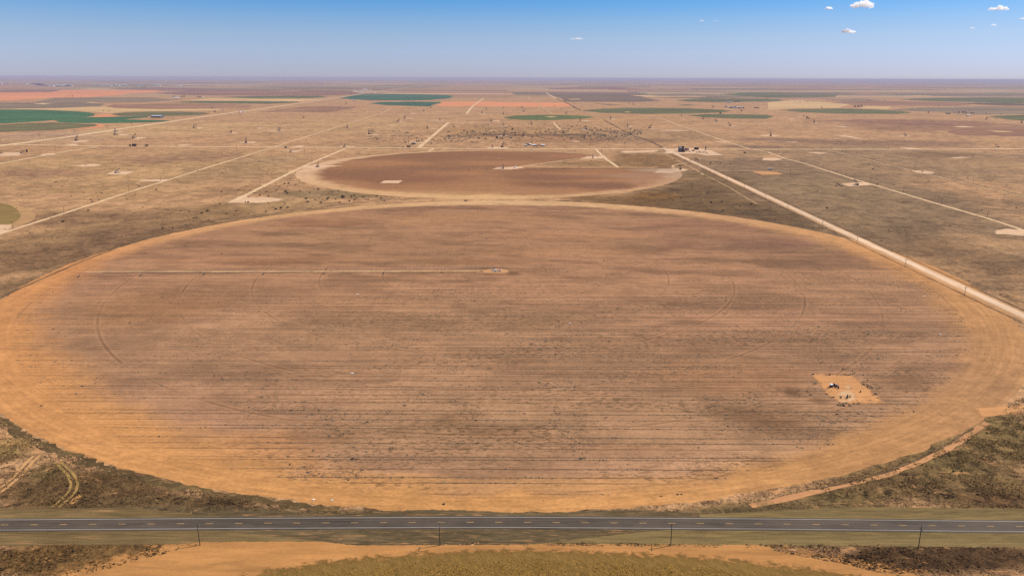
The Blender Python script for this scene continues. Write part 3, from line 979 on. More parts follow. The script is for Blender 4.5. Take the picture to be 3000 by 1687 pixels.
# --- the round field at the left edge and its turning rows
FL = sheet_mat('green_gold_crop', C(146, 120, 72), 0.14, 30, 14, 4)
sheet('sand_rim', [R5(*p) for p in [(-300, 640), (0, 650), (120, 672), (250, 715), (340, 760), (362, 800), (330, 850), (200, 895), (60, 905), (0, 890), (-300, 900)]], sheet_mat('tan_rim', C(190, 148, 104), 0.12, 14, 5, 3), 1, 1, label='tan ploughed rim of the left edge field')
sheet('crop_field', [R5(*p) for p in [(-300, 660), (0, 668), (110, 690), (180, 740), (215, 790), (190, 840), (110, 880), (0, 893), (-300, 900)]], FL, 2, 1, label='olive green round crop cut off by the left edge')

# --- crop field across the highway, nearest the camera
SAND = sheet_mat('orange_sand', C(190, 136, 84), 0.15, 26, 4, 1.4, alt=C(164, 118, 72), altf=(0.48, 0.72), feather=4)
sheet('sand_rim', [(120, 1760), (240, 1687), (330, 1663), (420, 1640), (520, 1612), (590, 1597), (700, 1586), (830, 1580), (1000, 1590), (1150, 1597), (1290, 1601), (1500, 1598), (1750, 1600), (1960, 1601), (2150, 1600), (2240, 1612), (2350, 1632), (2480, 1655), (2600, 1680), (2700, 1730), (2700, 2300), (120, 2300)], SAND, 1, 0, 1.6,
      'broad orange sand headland nearest the camera', step=9, feather=.08)
WHT = sheet_mat('young_wheat', C(130, 102, 54), 0.16, 1.8, 0.35, 0.8, alt=C(168, 126, 74), altf=(0.48, 0.66), rot=R_(52), feather=5)
sheet('crop_field', [(640, 2200), (720, 1720), (820, 1690), (950, 1664), (1080, 1648), (1230, 1637), (1380, 1629), (1560, 1626), (1740, 1630), (1900, 1637), (2080, 1650), (2260, 1670), (2420, 1692), (2560, 1740), (2700, 2200)], WHT, 2, 0, 2.2, 'olive and gold young wheat along the bottom edge', step=8, feather=.10)

# --- mown verges beside the highway
VG = sheet_mat('mown_verge', C(128, 106, 72), 0.26, 16, 1.0, 0.7, alt=C(176, 134, 92), altf=(0.54, 0.70))
VG2 = sheet_mat('mown_verge_green', C(130, 110, 74), 0.22, 14, 1.2, 0.8, alt=C(152, 126, 82), altf=(0.5, 0.68))
VG3 = sheet_mat('weedy_verge', C(106, 90, 66), 0.28, 7, 0.8, 0.6, alt=C(184, 138, 94), altf=(0.53, 0.68))


def hw(u):     # centre line of the highway, pixel row
    return np.interp(u, [-900, 0, 750, 1290, 1500, 2250, 3000, 3900], [1543, 1537, 1532, 1529.3, 1529, 1534, 1542, 1552])


def band(v0, v1, u0, u1, n=40):
    us = np.linspace(u0, u1, n)
    a = [(u, hw(u) + (v0(u) if callable(v0) else v0)) for u in us]
    b = [(u, hw(u) + (v1(u) if callable(v1) else v1)) for u in us[::-1]]
    return a + b


sheet('verge', band(lambda u: -48 + max(0, (u - 380) * .1), -17, -900, 680), VG, 1, 0, 1.0, 'mown grass verge north of the highway at the left', step=8)
sheet('verge', band(lambda u: -32 - 5 * math.sin(u / 90), -17, 560, 2130), VG3, 2, 0, 1.8, 'weedy dark verge between sand rim and highway', step=7)
sheet('verge', band(lambda u: -26 - min(26, max(0, (u - 2050) * .06)), -17, 2050, 3900), VG2, 2, 0, 1.0, 'mown greenish verge north of the highway at the right', step=8)
sheet('verge', band(17, lambda u: 60 if u < 560 else 54, -900, 1320), VG, 2, 0, 1.6, 'mown verge south of the highway at the left', step=8)
sheet('verge', band(17, lambda u: 17 + 49 * min(1, max(0.02, (u - 620) / 420), max(0.02, (1960 - u) / 420)), 620, 1960), VG3, 4, 0, 1.4, 'weedy verge south of the highway in the middle', step=8)
sheet('verge', band(17, 62, 1310, 3900), VG2, 2, 0, 1.6, 'mown greenish verge south of the highway at the right', step=8)

# --- pale well pads
PAD = sheet_mat('caliche', C(226, 188, 156), 0.10, 12, 5, 2, alt=C(206, 162, 126), altf=(0.50, 0.70), feather=9)
PADO = sheet_mat('sandy_pad', C(212, 154, 104), 0.10, 9, 4, 1.5, alt=C(194, 140, 96), altf=(0.50, 0.70), feather=6)
PADW = sheet_mat('white_caliche', C(220, 178, 140), 0.10, 7, 4, 1.2, alt=C(210, 156, 108), altf=(0.46, 0.62), feather=3)


def pad(R, pts, mat=None, L=3, smooth=0, jit=0.5, label=None, fe=.22):
    return sheet('well_pad', [R(*p) for p in pts], mat or PAD, L, smooth, jit, label, 'well pad', step=7, feather=fe)


ID = lambda x, y: (x, y)
pad(ID, [(2372, 1096), (2415, 1094), (2480, 1099), (2505, 1102), (2520, 1120), (2540, 1134), (2556, 1150), (2575, 1163), (2590, 1180), (2545, 1183), (2480, 1183), (2455, 1176), (2425, 1157), (2408, 1140), (2400, 1118)], PADO, 3, 1, 1.5, 'orange sand clearing in the ploughed field', .34)
pad(ID, [(2458, 1150), (2478, 1144), (2498, 1147), (2508, 1160), (2502, 1174), (2476, 1180), (2455, 1173), (2450, 1162)], PADW, 5, 2, 0.8, 'white caliche patch inside the sand clearing')
pad(ID, [(2470, 1132), (2488, 1128), (2496, 1138), (2482, 1143)], PADW, 4, 1, 0.8)
pad(ID, [(2860, 1196), (2940, 1190), (3060, 1188), (3200, 1190), (3200, 1210), (3050, 1209), (2960, 1213), (2880, 1222)], PADO, 3, 0, 1.0, 'sandy gateway leaving the round field to the right')
pad(R5, [(2290, 668), (2400, 605), (2470, 590), (2500, 612), (2700, 615), (2860, 630), (2790, 650), (2640, 668)], label='pale pad with low wellheads left of the near circle')
pad(R6, [(450, 318), (500, 295), (600, 290), (700, 292), (880, 296), (760, 306), (600, 318), (560, 325)])
pad(R6, [(1250, 470), (1290, 446), (1475, 444), (1430, 472)], L=5, label='small white pad inside the fallow circle')
pad(R6, [(2380, 330), (2440, 312), (2560, 306), (2660, 306), (2700, 318), (2560, 335)], L=5)
pad(R7, [(680, 226), (760, 202), (930, 196), (960, 212), (900, 222), (760, 226)])
pad(R7, [(1080, 150), (1440, 140), (1480, 146), (1420, 158), (1140, 164)])
pad(R7, [(1540, 170), (1560, 130), (1680, 120), (1900, 120), (2000, 140), (2120, 190), (1960, 190), (1840, 172), (1700, 176)], label='large bare pad of the tank battery by the gravel road')
pad(R7, [(1610, 330), (1700, 320), (1770, 334), (1740, 348), (1660, 352)])
pad(R7, [(1430, 368), (1480, 330), (1600, 330), (1670, 352), (1600, 376)], sheet_mat('dusty_white', C(200, 168, 142), 0.1, 14, 5, 3, feather=12), 5)
pad(R8, [(740, 478), (800, 470), (900, 462), (1000, 466), (1052, 488), (950, 494), (820, 504)], label='pink pad under the black pumpjack at the right')
pad(R8, [(1440, 342), (1500, 345), (1640, 352), (1685, 372), (1600, 378), (1500, 366)], smooth=1)
pad(R8, [(-160, 352), (0, 354), (90, 360), (155, 382), (-60, 386)], PADO)
pad(R8, [(-40, 215), (80, 214), (150, 230), (60, 246), (-60, 240)])
pad(R8, [(400, 165), (480, 158), (610, 168), (520, 178)])
pad(R8, [(2280, 948), (2400, 930), (2560, 940), (2800, 960), (2800, 1010), (2540, 1000), (2420, 985), (2300, 985)], label='pale sandy pad cut by the right edge')
pad(R8, [(1820, 214), (1950, 207), (2060, 212), (1900, 222)])
pad(R8, [(1310, 118), (1400, 112), (1560, 126), (1480, 130)])
pad(R8, [(2220, 102), (2300, 112), (2420, 122), (2300, 122)])
pad(R1, [(0, 865), (60, 850), (200, 848), (240, 855), (180, 882), (0, 885)])
pad(R1, [(400, 872), (480, 858), (570, 858), (540, 876), (440, 884)])
pad(R1, [(710, 742), (760, 728), (900, 728), (860, 742), (760, 750)])
pad(R1, [(645, 770), (740, 762), (800, 770), (740, 778)])
pad(R1, [(1070, 648), (1120, 640), (1250, 640), (1210, 650)])
pad(R1, [(1180, 672), (1220, 665), (1310, 668), (1240, 680)])
pad(R1, [(1290, 700), (1400, 697), (1490, 700), (1380, 716)])
pad(R1, [(1960, 600), (1990, 597), (2045, 602), (2010, 612)])
pad(R1, [(2320, 650), (2340, 643), (2400, 647), (2360, 655)])
pad(R1, [(2395, 752), (2450, 742), (2576, 740), (2560, 755)])
pad(R1, [(1760, 776), (1850, 768), (1950, 770), (1850, 780)])
pad(R1, [(330, 360), (420, 354), (530, 360), (430, 366)])
pad(R1, [(850, 346), (920, 343), (985, 346), (910, 350)])
pad(R5, [(770, 296), (840, 281), (960, 278), (1030, 286), (950, 302), (840, 305)])
pad(R5, [(1065, 380), (1140, 352), (1200, 350), (1350, 354), (1270, 384)], label='tan pad under a lone pumpjack in the left pasture')
pad(R5, [(1385, 450), (1440, 436), (1600, 433), (1710, 432), (1620, 455)])
pad(R5, [(-300, 900), (0, 890), (120, 890), (100, 930), (0, 980), (-300, 1080)], label='pale pad below the left edge crop')
pad(R2, [(255, 838), (300, 834), (480, 824), (400, 848)])
pad(R2, [(350, 805), (410, 782), (495, 782), (440, 800)])
pad(R2, [(830, 792), (850, 784), (980, 784), (1000, 796)])
pad(R2, [(60, 655), (130, 630), (290, 626), (300, 632), (130, 638)])
pad(R2, [(1095, 668), (1150, 660), (1245, 668), (1230, 675), (1110, 672)])
pad(R2, [(1690, 606), (1760, 604), (1850, 608), (1800, 612)])
pad(R2, [(1790, 528), (1850, 530), (1910, 536), (1850, 540)])
pad(R2, [(1395, 540), (1450, 535), (1490, 540), (1440, 544)])
pad(R2, [(1470, 505), (1540, 504), (1600, 508), (1530, 511)])
pad(R2, [(1480, 752), (1560, 742), (1750, 746), (1720, 756), (1560, 752)])
pad(R2, [(2315, 800), (2380, 790), (2490, 792), (2560, 800), (2480, 810), (2340, 808)])
pad(R2, [(2360, 528), (2450, 528), (2452, 542), (2400, 536)])
pad(R2, [(2440, 582), (2500, 580), (2540, 585), (2490, 590)])
pad(R2, [(2430, 680), (2500, 675), (2545, 680), (2490, 686)])
pad(R2, [(1540, 456), (1580, 453), (1630, 458), (1580, 462)])
pad(R2, [(2220, 458), (2270, 453), (2320, 458), (2270, 462)])
pad(R2, [(1310, 576), (1370, 572), (1420, 577), (1370, 582)])
pad(R2, [(5, 605), (50, 600), (75, 606), (30, 612)])
pad(R3, [(590, 735), (640, 732), (690, 742), (640, 744)])
pad(R3, [(680, 618), (740, 612), (790, 618), (740, 624)])
pad(R3, [(660, 530), (760, 528), (790, 540), (740, 536)])
pad(R3, [(1150, 586), (1200, 583), (1225, 590), (1180, 592)])
pad(R3, [(1340, 604), (1400, 603), (1460, 611), (1390, 611)])
pad(R3, [(1480, 624), (1640, 622), (1790, 628), (1700, 633), (1560, 632)])
pad(R3, [(2005, 543), (2050, 540), (2130, 545), (2070, 550)])
pad(R3, [(2120, 580), (2200, 575), (2290, 584), (2200, 586)])
pad(R3, [(955, 513), (1000, 510), (1070, 515), (1010, 518)])
pad(R3, [(2490, 680), (2576, 672), (2640, 682), (2560, 690)])
pad(R3, [(2040, 745), (2100, 736), (2200, 742), (2140, 752)])
pad(R3, [(1120, 443), (1160, 440), (1200, 444), (1160, 447)], PALE, 5)
pad(R3, [(330, 491), (400, 487), (460, 492), (390, 496)], PALE, 5)
pad(R4, [(10, 680), (60, 676), (130, 684), (60, 690)])
pad(R4, [(1315, 683), (1380, 678), (1445, 685), (1370, 690)])
pad(R4, [(680, 684), (760, 678), (840, 686), (960, 716), (900, 710), (800, 694)])
pad(R4, [(430, 552), (470, 547), (515, 553), (470, 557)])
pad(R4, [(640, 585), (740, 588), (880, 598), (760, 598)])
pad(R4, [(1850, 590), (1960, 585), (2095, 594), (1960, 597)])
pad(R4, [(140, 746), (200, 742), (310, 742), (260, 749)])
pad(R4, [(2240, 520), (2250, 514), (2290, 520)])
pad(R4, [(200, 512), (240, 508), (280, 515), (230, 518)])

# --- dirt roads
GRV = sheet_mat('gravel', C(234, 200, 172), 0.10, 9, 30, 2, alt=C(208, 168, 132), altf=(0.5, 0.75))
SHO = sheet_mat('gravel_shoulder', C(202, 158, 118), 0.12, 9, 30, 2)
DRT = sheet_mat('dirt', C(234, 198, 160), 0.08, 12, 12, 2, alt=C(198, 158, 118), altf=(0.46, 0.70))
FNT = sheet_mat('faint_dirt', C(206, 166, 124), 0.12, 14, 14, 3, alt=C(176, 140, 102), altf=(0.46, 0.66))
RUT = sheet_mat('rut', C(212, 162, 112), 0.10, 9, 9, 1.5, alt=C(180, 134, 90), altf=(0.5, 0.7))
DRK = sheet_mat('fence_line_weeds', C(108, 84, 62), 0.25, 14, 14, 3, alt=C(150, 120, 90), altf=(0.5, 0.64))

gr = [P(1948, 434), P(1985, 452), P(2096, 501), P(2312, 606), P(2562, 728), P(3000, 938), P(3500, 1176), P(4100, 1460)]
xm = 407.0
grw = [Vector((xm, p.y, 0)) for p in gr]
GX = xm
road('gravel_road', grw, 15.5, SHO, 3, 0.08, world=True, label='sandy shoulders of the wide gravel road')
road('gravel_road', [p + Vector((1.0, 0, 0)) for p in grw], 8.6, GRV, 5, 0.06, world=True, label='wide pale gravel road running away at the right')
road('fence_line', [Vector((xm + 11, p.y, 0)) for p in grw], 1.5, DRK, 2, 0.5, world=True, label='dark weedy line on the far side of the gravel road')
road('fence_line', [Vector((xm - 12, p.y, 0)) for p in grw], 1.7, DRK, 2, 0.6, world=True, label='dark weedy line on the near side of the gravel road')
road('road', [P(0 - 500, 418), P(0, 424), P(290, 428), P(750, 431.5), P(1100, 433), P(1500, 437), P(1945, 437), P(2250, 438), P(2700, 438), P(3000, 436.5), P(3400, 435)], 17, DRT, 4, world=True, label='long straight dirt road crossing the whole view')
road('road', [(-500, 880), (-200, 765), (0, 685), (186, 626), (378, 563), (495, 527), (611, 490), (750, 448), (797, 433), (948, 385), (1117, 332), (1149, 318)], 5.8, DRT, 4, label='straight dirt road slanting up from the left edge')
road('road', [(-400, 480), (0, 428), (204, 401), (437, 366), (699, 328), (750, 322), (997, 286), (1058, 276), (1128, 266), (1239, 252)], 27, DRT, 5, label='broad dirt road past the white tanks')
road('road', [(-400, 590), (0, 480), (131, 456), (291, 428)], 8, DRT, 4, label='short dirt road from the left edge to the cross road')
road('road', [(-300, 484), (0, 486), (131, 488), (204, 488), (262, 487)], 7, FNT, 3)
road('road', [(685, 590), (750, 557), (878, 493), (930, 470), (1012, 436)], 8, DRT, 4, label='dirt road to the left end of the fallow circle')
road('road', [(1227, 433), (1286, 383), (1315, 359), (1336, 359)], 12, DRT, 4, label='pale road climbing from the cross road near the brown tanks')
road('road', [(1366, 335), (1385, 311), (1417, 289)], 13, DRT, 4)
road('road', [(1270, 435), (1256, 445)], 7, DRT, 4)
road('road', [(1890, 338), (1950, 352), (2001, 372), (2024, 379), (2126, 415), (2193, 436), (2250, 446), (2299, 465), (2346, 476), (2506, 527), (2556, 541), (2759, 601), (2890, 639), (2978, 668), (3060, 700), (3400, 830)], 5.5, DRT, 4, label='narrow dirt road past the black pumpjack at the right')
road('road', [(2422, 439), (2483, 452), (2564, 473), (2669, 498), (2727, 512), (2826, 535), (3000, 576), (3300, 650)], 3.0, DRT, 4, label='thin farthest dirt track at the right')
road('fence_line', [(2483, 450), (2564, 470.5), (2669, 496), (2727, 510), (2826, 533), (3000, 574)], 4, DRK, 2, 0.5)
road('road', [(1948, 452), (2001, 479), (2050, 505)], 3.6, FNT, 4)
road('road', [(2053, 508), (2062, 512)], 4, DRT, 4)
road('road', [(2071, 516), (2140, 551), (2172, 572), (2219, 598)], 2.2, FNT, 4, label='pale track alongside the gravel road')
road('road', [(1745, 438), (1771, 463), (1811, 491)], 7, DRT, 4, label='short road from cross road to the fallow circle')
road('road', [(1476, 492), (1520, 489), (1608, 476), (1710, 463)], 4.5, DRT, 5, label='track from the far pivot to its pad')
road('road', [(1817, 448.5), (1954, 449.5)], 5, DRT, 4)
road('road', [(1976, 492), (1969, 488), (1976, 484), (1992, 480.5), (2015, 478)], 4.0, DRT, 4)
road('road', [(2053, 478), (2150, 477), (2250, 476)], 3.4, FNT, 4)
road('road', [(2088, 500.5), (2160, 501), (2250, 502), (2300, 503)], 3.0, DRT, 4)
road('road', [(2305, 463), (2419, 468), (2564, 474)], 3.2, FNT, 4)
road('road', [(1500, 442.5), (1608, 445), (1650, 447.5)], 7, FNT, 4)
road('road', [R2(250, 435), R2(620, 402)], 14, FNT, 4)
road('road', [R3(160, 280), R3(170, 320), R3(260, 355), R3(320, 405), R3(410, 468)], 10, FNT, 4)
road('road', [R3(340, 248), R3(445, 308)], 16, DRT, 4)
road('road', [R3(420, 548), R3(445, 580), R3(485, 616), R3(600, 630)], 8, DRT, 4)
road('road', [R3(230, 545), R3(280, 570)], 7, FNT, 4)
road('road', [R3(955, 680), R3(1190, 680), R3(1290, 688)], 12, FNT, 4)
road('road', [R3(1930, 770), R3(2050, 752), R3(2140, 740)], 4, FNT, 4)
road('road', [R2(1090, 600), R2(820, 602)], 7, FNT, 3)
road('road', [R1(750, 700), R1(1000, 715), R1(860, 740)], 6, FNT, 3)
road('fence_line', [R3(440, 310), R3(540, 345), R3(690, 425)], 12, DRK, 3, 0.5)
road('fence_line', [R3(920, 520), R3(1180, 660), R3(1400, 740), R3(1520, 800)], 7, DRK, 3, 0.6, label='dark weedy line continuing the gravel road into the distance')
road('fence_line', [R3(0, 672), R3(400, 668), R3(700, 672), R3(960, 678)], 16, DRK, 3, 0.6)
road('fence_line', [(1545, 496), (1700, 494.5), (1830, 494), (1965, 493)], 5, DRK, 4, 0.6)
road('fence_line', [R7(0, 640), R7(440, 646), R7(700, 650)][1:], 3.5, DRK, 3, 0.6)
road('fence_line', [(750 + 1640 / 3.435, 582), (750 + 1200 / 3.435, 587), (750 + 640 / 3.435, 608.5), (560, 655), (380, 712), (250, 762), (120, 818), (0, 872)], 2.2, DRK, 3, 0.5, label='dark weedy edge along the upper left of the near circle')
# the track beside the irrigation arm, and its dark edges
road('dirt_track', [(255, 797.5), (310, 795.5), (600, 795.2), (900, 794.8), (1200, 794.6), (1405, 794.5)], 5.0, FNT, 4, 0.35, label='pale track along the irrigation arm')
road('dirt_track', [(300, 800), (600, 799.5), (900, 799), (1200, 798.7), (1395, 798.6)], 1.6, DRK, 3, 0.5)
pad(ID, [(1412, 793), (1430, 789), (1460, 787.5), (1484, 790), (1492, 796), (1480, 800), (1440, 800.5), (1418, 799)], sheet_mat('pivot_sand', C(206, 156, 112), 0.1, 6, 3, 1.5, feather=4), 4, 1, 0.4, 'bare sand circle around the near pivot')
# wheel ruts near the highway
for off in (-1.0, 1.0):
    q = [P(*t) for t in [(-120, 1505), (0, 1437), (54, 1392), (88, 1352), (108, 1334)]]
    road('dirt_track', [p + Vector((off * 1.4, off * 0.5, 0)) for p in q], 1.5, RUT, 4, 0.25, world=True, step=4)
    q = [P(*t) for t in [(168, 1352), (190, 1372), (209, 1392), (219, 1416), (213, 1436), (198, 1456), (163, 1485)]]
    road('dirt_track', [p + Vector((off * 1.5, 0, 0)) for p in q], 1.1, sheet_mat('grassy_rut', C(176, 142, 86), 0.2, 6, 6, 1.0, alt=C(120, 98, 60), altf=(0.5, 0.66)), 4, 0.35, world=True, step=4)
pad(ID, [(200, 1474), (215, 1458), (232, 1448), (240, 1452), (228, 1466), (212, 1476)], sheet_mat('orange_sand_spot', C(206, 150, 94), 0.12, 5, 3, 1.2, feather=2), 3, 0, 1.2)
road('dirt_track', [(2200, 1483), (2250, 1472), (2386, 1440), (2506, 1414), (2597, 1389), (2687, 1356), (2778, 1313), (2853, 1265), (2892, 1238)], 3.6, sheet_mat('orange_track', C(206, 150, 106), 0.12, 8, 8, 1.5, alt=C(150, 118, 80), altf=(0.50, 0.64)), 4, 0.3, label='orange sandy track curving outside the rim at the lower right', step=5)
road('fence_line', [(2380, 1434), (2520, 1405), (2600, 1380), (2690, 1345), (2770, 1304), (2850, 1254)], 1.4, DRK, 4, 0.7, step=4)

def rim_strip(t0, t1, off, wid, seed):
    q = []
    for t in np.radians(np.arange(t0, t1, 1.2)):
        q.append(Vector((E1[0].x + (E1[1] + off) * math.cos(t), E1[0].y + (E1[2] + off) * math.sin(t), 0)))
    road('weed_strip', q, wid, DRK2, 3, 0.7, world=True, step=3)


DRK2 = sheet_mat('dark_weed_strip', C(104, 84, 56), 0.3, 5, 4, 1.2, alt=C(150, 120, 78), altf=(0.52, 0.66))
rim_strip(205, 262, 3.5, 5.0, 1);  rim_strip(120, 172, 3.0, 2.5, 3); rim_strip(30, 58, 2.5, 2.5, 4)
# --- the highway
M, nt = new_mat('asphalt'); N = NT(nt)
p_ = N.pos()
a_ = N.noise(p_, (1 / 30, 1 / 0.7, 1), 4, 0.6); b_ = N.noise(p_, (1 / 9, 1 / 5, 1), 5, 0.65); c_ = N.noise(p_, (3, 3, 1), 3, 0.7); g_ = N.noise(p_, (1 / 60, 1 / 40, 1), 3, 0.5, 0, (3, 3, 0))
f_ = N.math('ADD', N.math('ADD', N.ramp(a_, 0.3, 0.7, -0.16, 0.14), N.ramp(b_, 0.3, 0.7, -0.10, 0.10)), N.math('ADD', N.ramp(c_, 0.3, 0.7, -0.1, 0.1), N.ramp(g_, 0.3, 0.7, 0.86, 1.16)))
lat_ = N.math('MULTIPLY', N.attr('lat').outputs['Fac'], 4.65)
al_ = N.math('ABSOLUTE', lat_)
wp_ = N.math('ABSOLUTE', N.math('SUBTRACT', N.math('ABSOLUTE', N.math('SUBTRACT', al_, 1.83)), 0.88))
f_ = N.math('MULTIPLY', f_, N.ramp(wp_, 0.05, 0.6, 0.88, 1.04))
f_ = N.math('MULTIPLY', f_, N.ramp(al_, 0.0, 0.35, 0.86, 1.0))
f_ = N.math('MULTIPLY', f_, N.ramp(al_, 3.7, 4.5, 1.0, 0.78))
pt_ = N.noise(p_, (1 / 24, 1 / 3.4, 1), 1, 0.3, 0, (50, 5, 0))
f_ = N.math('MULTIPLY', f_, N.ramp(pt_, 0.63, 0.65, 1.0, 0.82))
N.out(N.scale(tuple(C(92, 80, 70)), f_), 0.85, spec=0.2)
MASPH = M
WPAINT = sheet_mat('white_road_paint', np.array([0.44, 0.41, 0.35]), 0.12, 30, 0.4, 4)
YPAINT = sheet_mat('yellow_road_paint', np.array([0.52, 0.29, 0.08]), 0.12, 3, 0.4, 0.5, alt=np.array([0.34, 0.22, 0.12]), altf=(0.62, 0.8))
us_ = np.linspace(-900, 3900, 90)
HW = [P(u, hw(u)) for u in us_]


def strip(path, off, wid, z, name, mat, parent=None, dash=None):
    V = []; Fc = []
    acc = 0.0
    if dash is None:
        for i, p in enumerate(path):
            d = (path[min(i + 1, len(path) - 1)] - path[max(i - 1, 0)]).normalized(); n = Vector((-d.y, d.x, 0))
            for s in (1, -1):
                q = p + n * (off + s * wid / 2)
                V.append((q.x, q.y, z))
            if i: Fc.append((2 * i - 2, 2 * i - 1, 2 * i + 1, 2 * i))
    return mesh_obj(name, V, Fc, mat, parent)


hwy = strip(HW, -0.15, 9.3, 0.10, 'highway', MASPH)
set_float(hwy.data, [1.0, -1.0] * (len(hwy.data.vertices) // 2), 'lat')
tag(hwy, 'two lane asphalt highway crossing the foreground', 'road', kind='structure')
for off in (3.65, -3.65):
    strip(HW, off, 0.19, 0.104, 'edge_line', WPAINT, hwy)
V = []; Fc = []
cum = [0.0]
for a, b in zip(HW[:-1], HW[1:]): cum.append(cum[-1] + (b - a).length)


def at_len(s):
    i = min(max(int(np.searchsorted(cum, s)) - 1, 0), len(HW) - 2)
    return HW[i].lerp(HW[i + 1], (s - cum[i]) / (cum[i + 1] - cum[i]))


i0 = int(np.argmin([abs(u - 14) for u in us_]))
u_ref = P(14, hw(14))
s0 = cum[i0] + (u_ref - HW[i0]).x
k = -int(s0 // 12.19)
while s0 + k * 12.19 < cum[-1] - 4:
    s = s0 + k * 12.19
    k += 1
    if s < 2: continue
    a = at_len(s - 1.52); b = at_len(s + 1.52)
    d = (b - a).normalized(); n = Vector((-d.y, d.x, 0)) * 0.11
    q = len(V)
    V += [(a + n)[:2] + (0.105,), (a - n)[:2] + (0.105,), (b - n)[:2] + (0.105,), (b + n)[:2] + (0.105,)]
    Fc.append((q, q + 1, q + 2, q + 3))
ol = mesh_obj('dashed_centre_line', V, Fc, YPAINT, hwy)
ol['kind'] = 'structure'

# --- haze: a thin even layer of dusty air
hm, hnt = new_mat('haze'); hN = NT(hnt)
pv = hN.node('ShaderNodeVolumePrincipled')
pv.inputs['Color'].default_value = (0.48, 0.49, 0.63, 1)
pv.inputs['Density'].default_value = 3.2e-5
ho = hN.node('ShaderNodeOutputMaterial')
hnt.links.new(pv.outputs[0], ho.inputs['Volume'])
mb = MB().box((0, 207000, 97), (900000, 430000, 200))
hz = mb.build('haze', hm)
tag(hz, 'thin dusty lavender haze over the plain', 'haze', kind='stuff')

# ================================================================== THINGS
BLACK = simple('black_paint', (0.020, 0.019, 0.020), 0.6)
DKGRN = simple('dark_green_paint', (0.022, 0.045, 0.030), 0.6)
DGREY = simple('grey_paint', (0.085, 0.085, 0.10), 0.6)
GREY = simple('pale_grey_paint', (0.26, 0.25, 0.25), 0.55)
RUST = simple('rusty_brown_paint', (0.085, 0.042, 0.030), 0.8, var=0.4)
MAROON = simple('maroon_paint', (0.11, 0.030, 0.032), 0.7)
YELL = simple('yellow_paint', (0.55, 0.36, 0.09), 0.7)
WHITE = simple('white_paint', (0.72, 0.70, 0.66), 0.55, var=0.15)
TANP = simple('tan_paint', (0.46, 0.38, 0.28), 0.7)
STEEL = simple('galvanised_steel', (0.34, 0.34, 0.34), 0.45, 0.6, 0.2)
WOOD = simple('weathered_pole_wood', (0.055, 0.040, 0.031), 0.9, var=0.35, sc=3)
PALEWOOD = simple('bleached_wood', (0.36, 0.32, 0.29), 0.9, var=0.3, sc=3)
RUBBER = simple('rubber', (0.014, 0.013, 0.013), 0.9)
GLASSD = simple('dark_window_glass', (0.015, 0.018, 0.022), 0.15, 0, 0.1, spec=0.6)
CONC = simple('concrete', (0.33, 0.30, 0.26), 0.9)
BLUEW = simple('blue_grey_siding', (0.060, 0.075, 0.115), 0.6)
ROOFP = simple('pale_metal_roof', (0.50, 0.53, 0.53), 0.4, 0.2, 0.15)
ROOFT = simple('tin_roof', (0.60, 0.57, 0.50), 0.5, 0.1, 0.2)
BARK = simple('bark', (0.060, 0.048, 0.040), 0.95, var=0.4, sc=4)
BARE = simple('bare_branches', (0.115, 0.085, 0.066), 0.95, var=0.3, sc=3)
PORC = simple('insulator_porcelain', (0.40, 0.36, 0.34), 0.4)


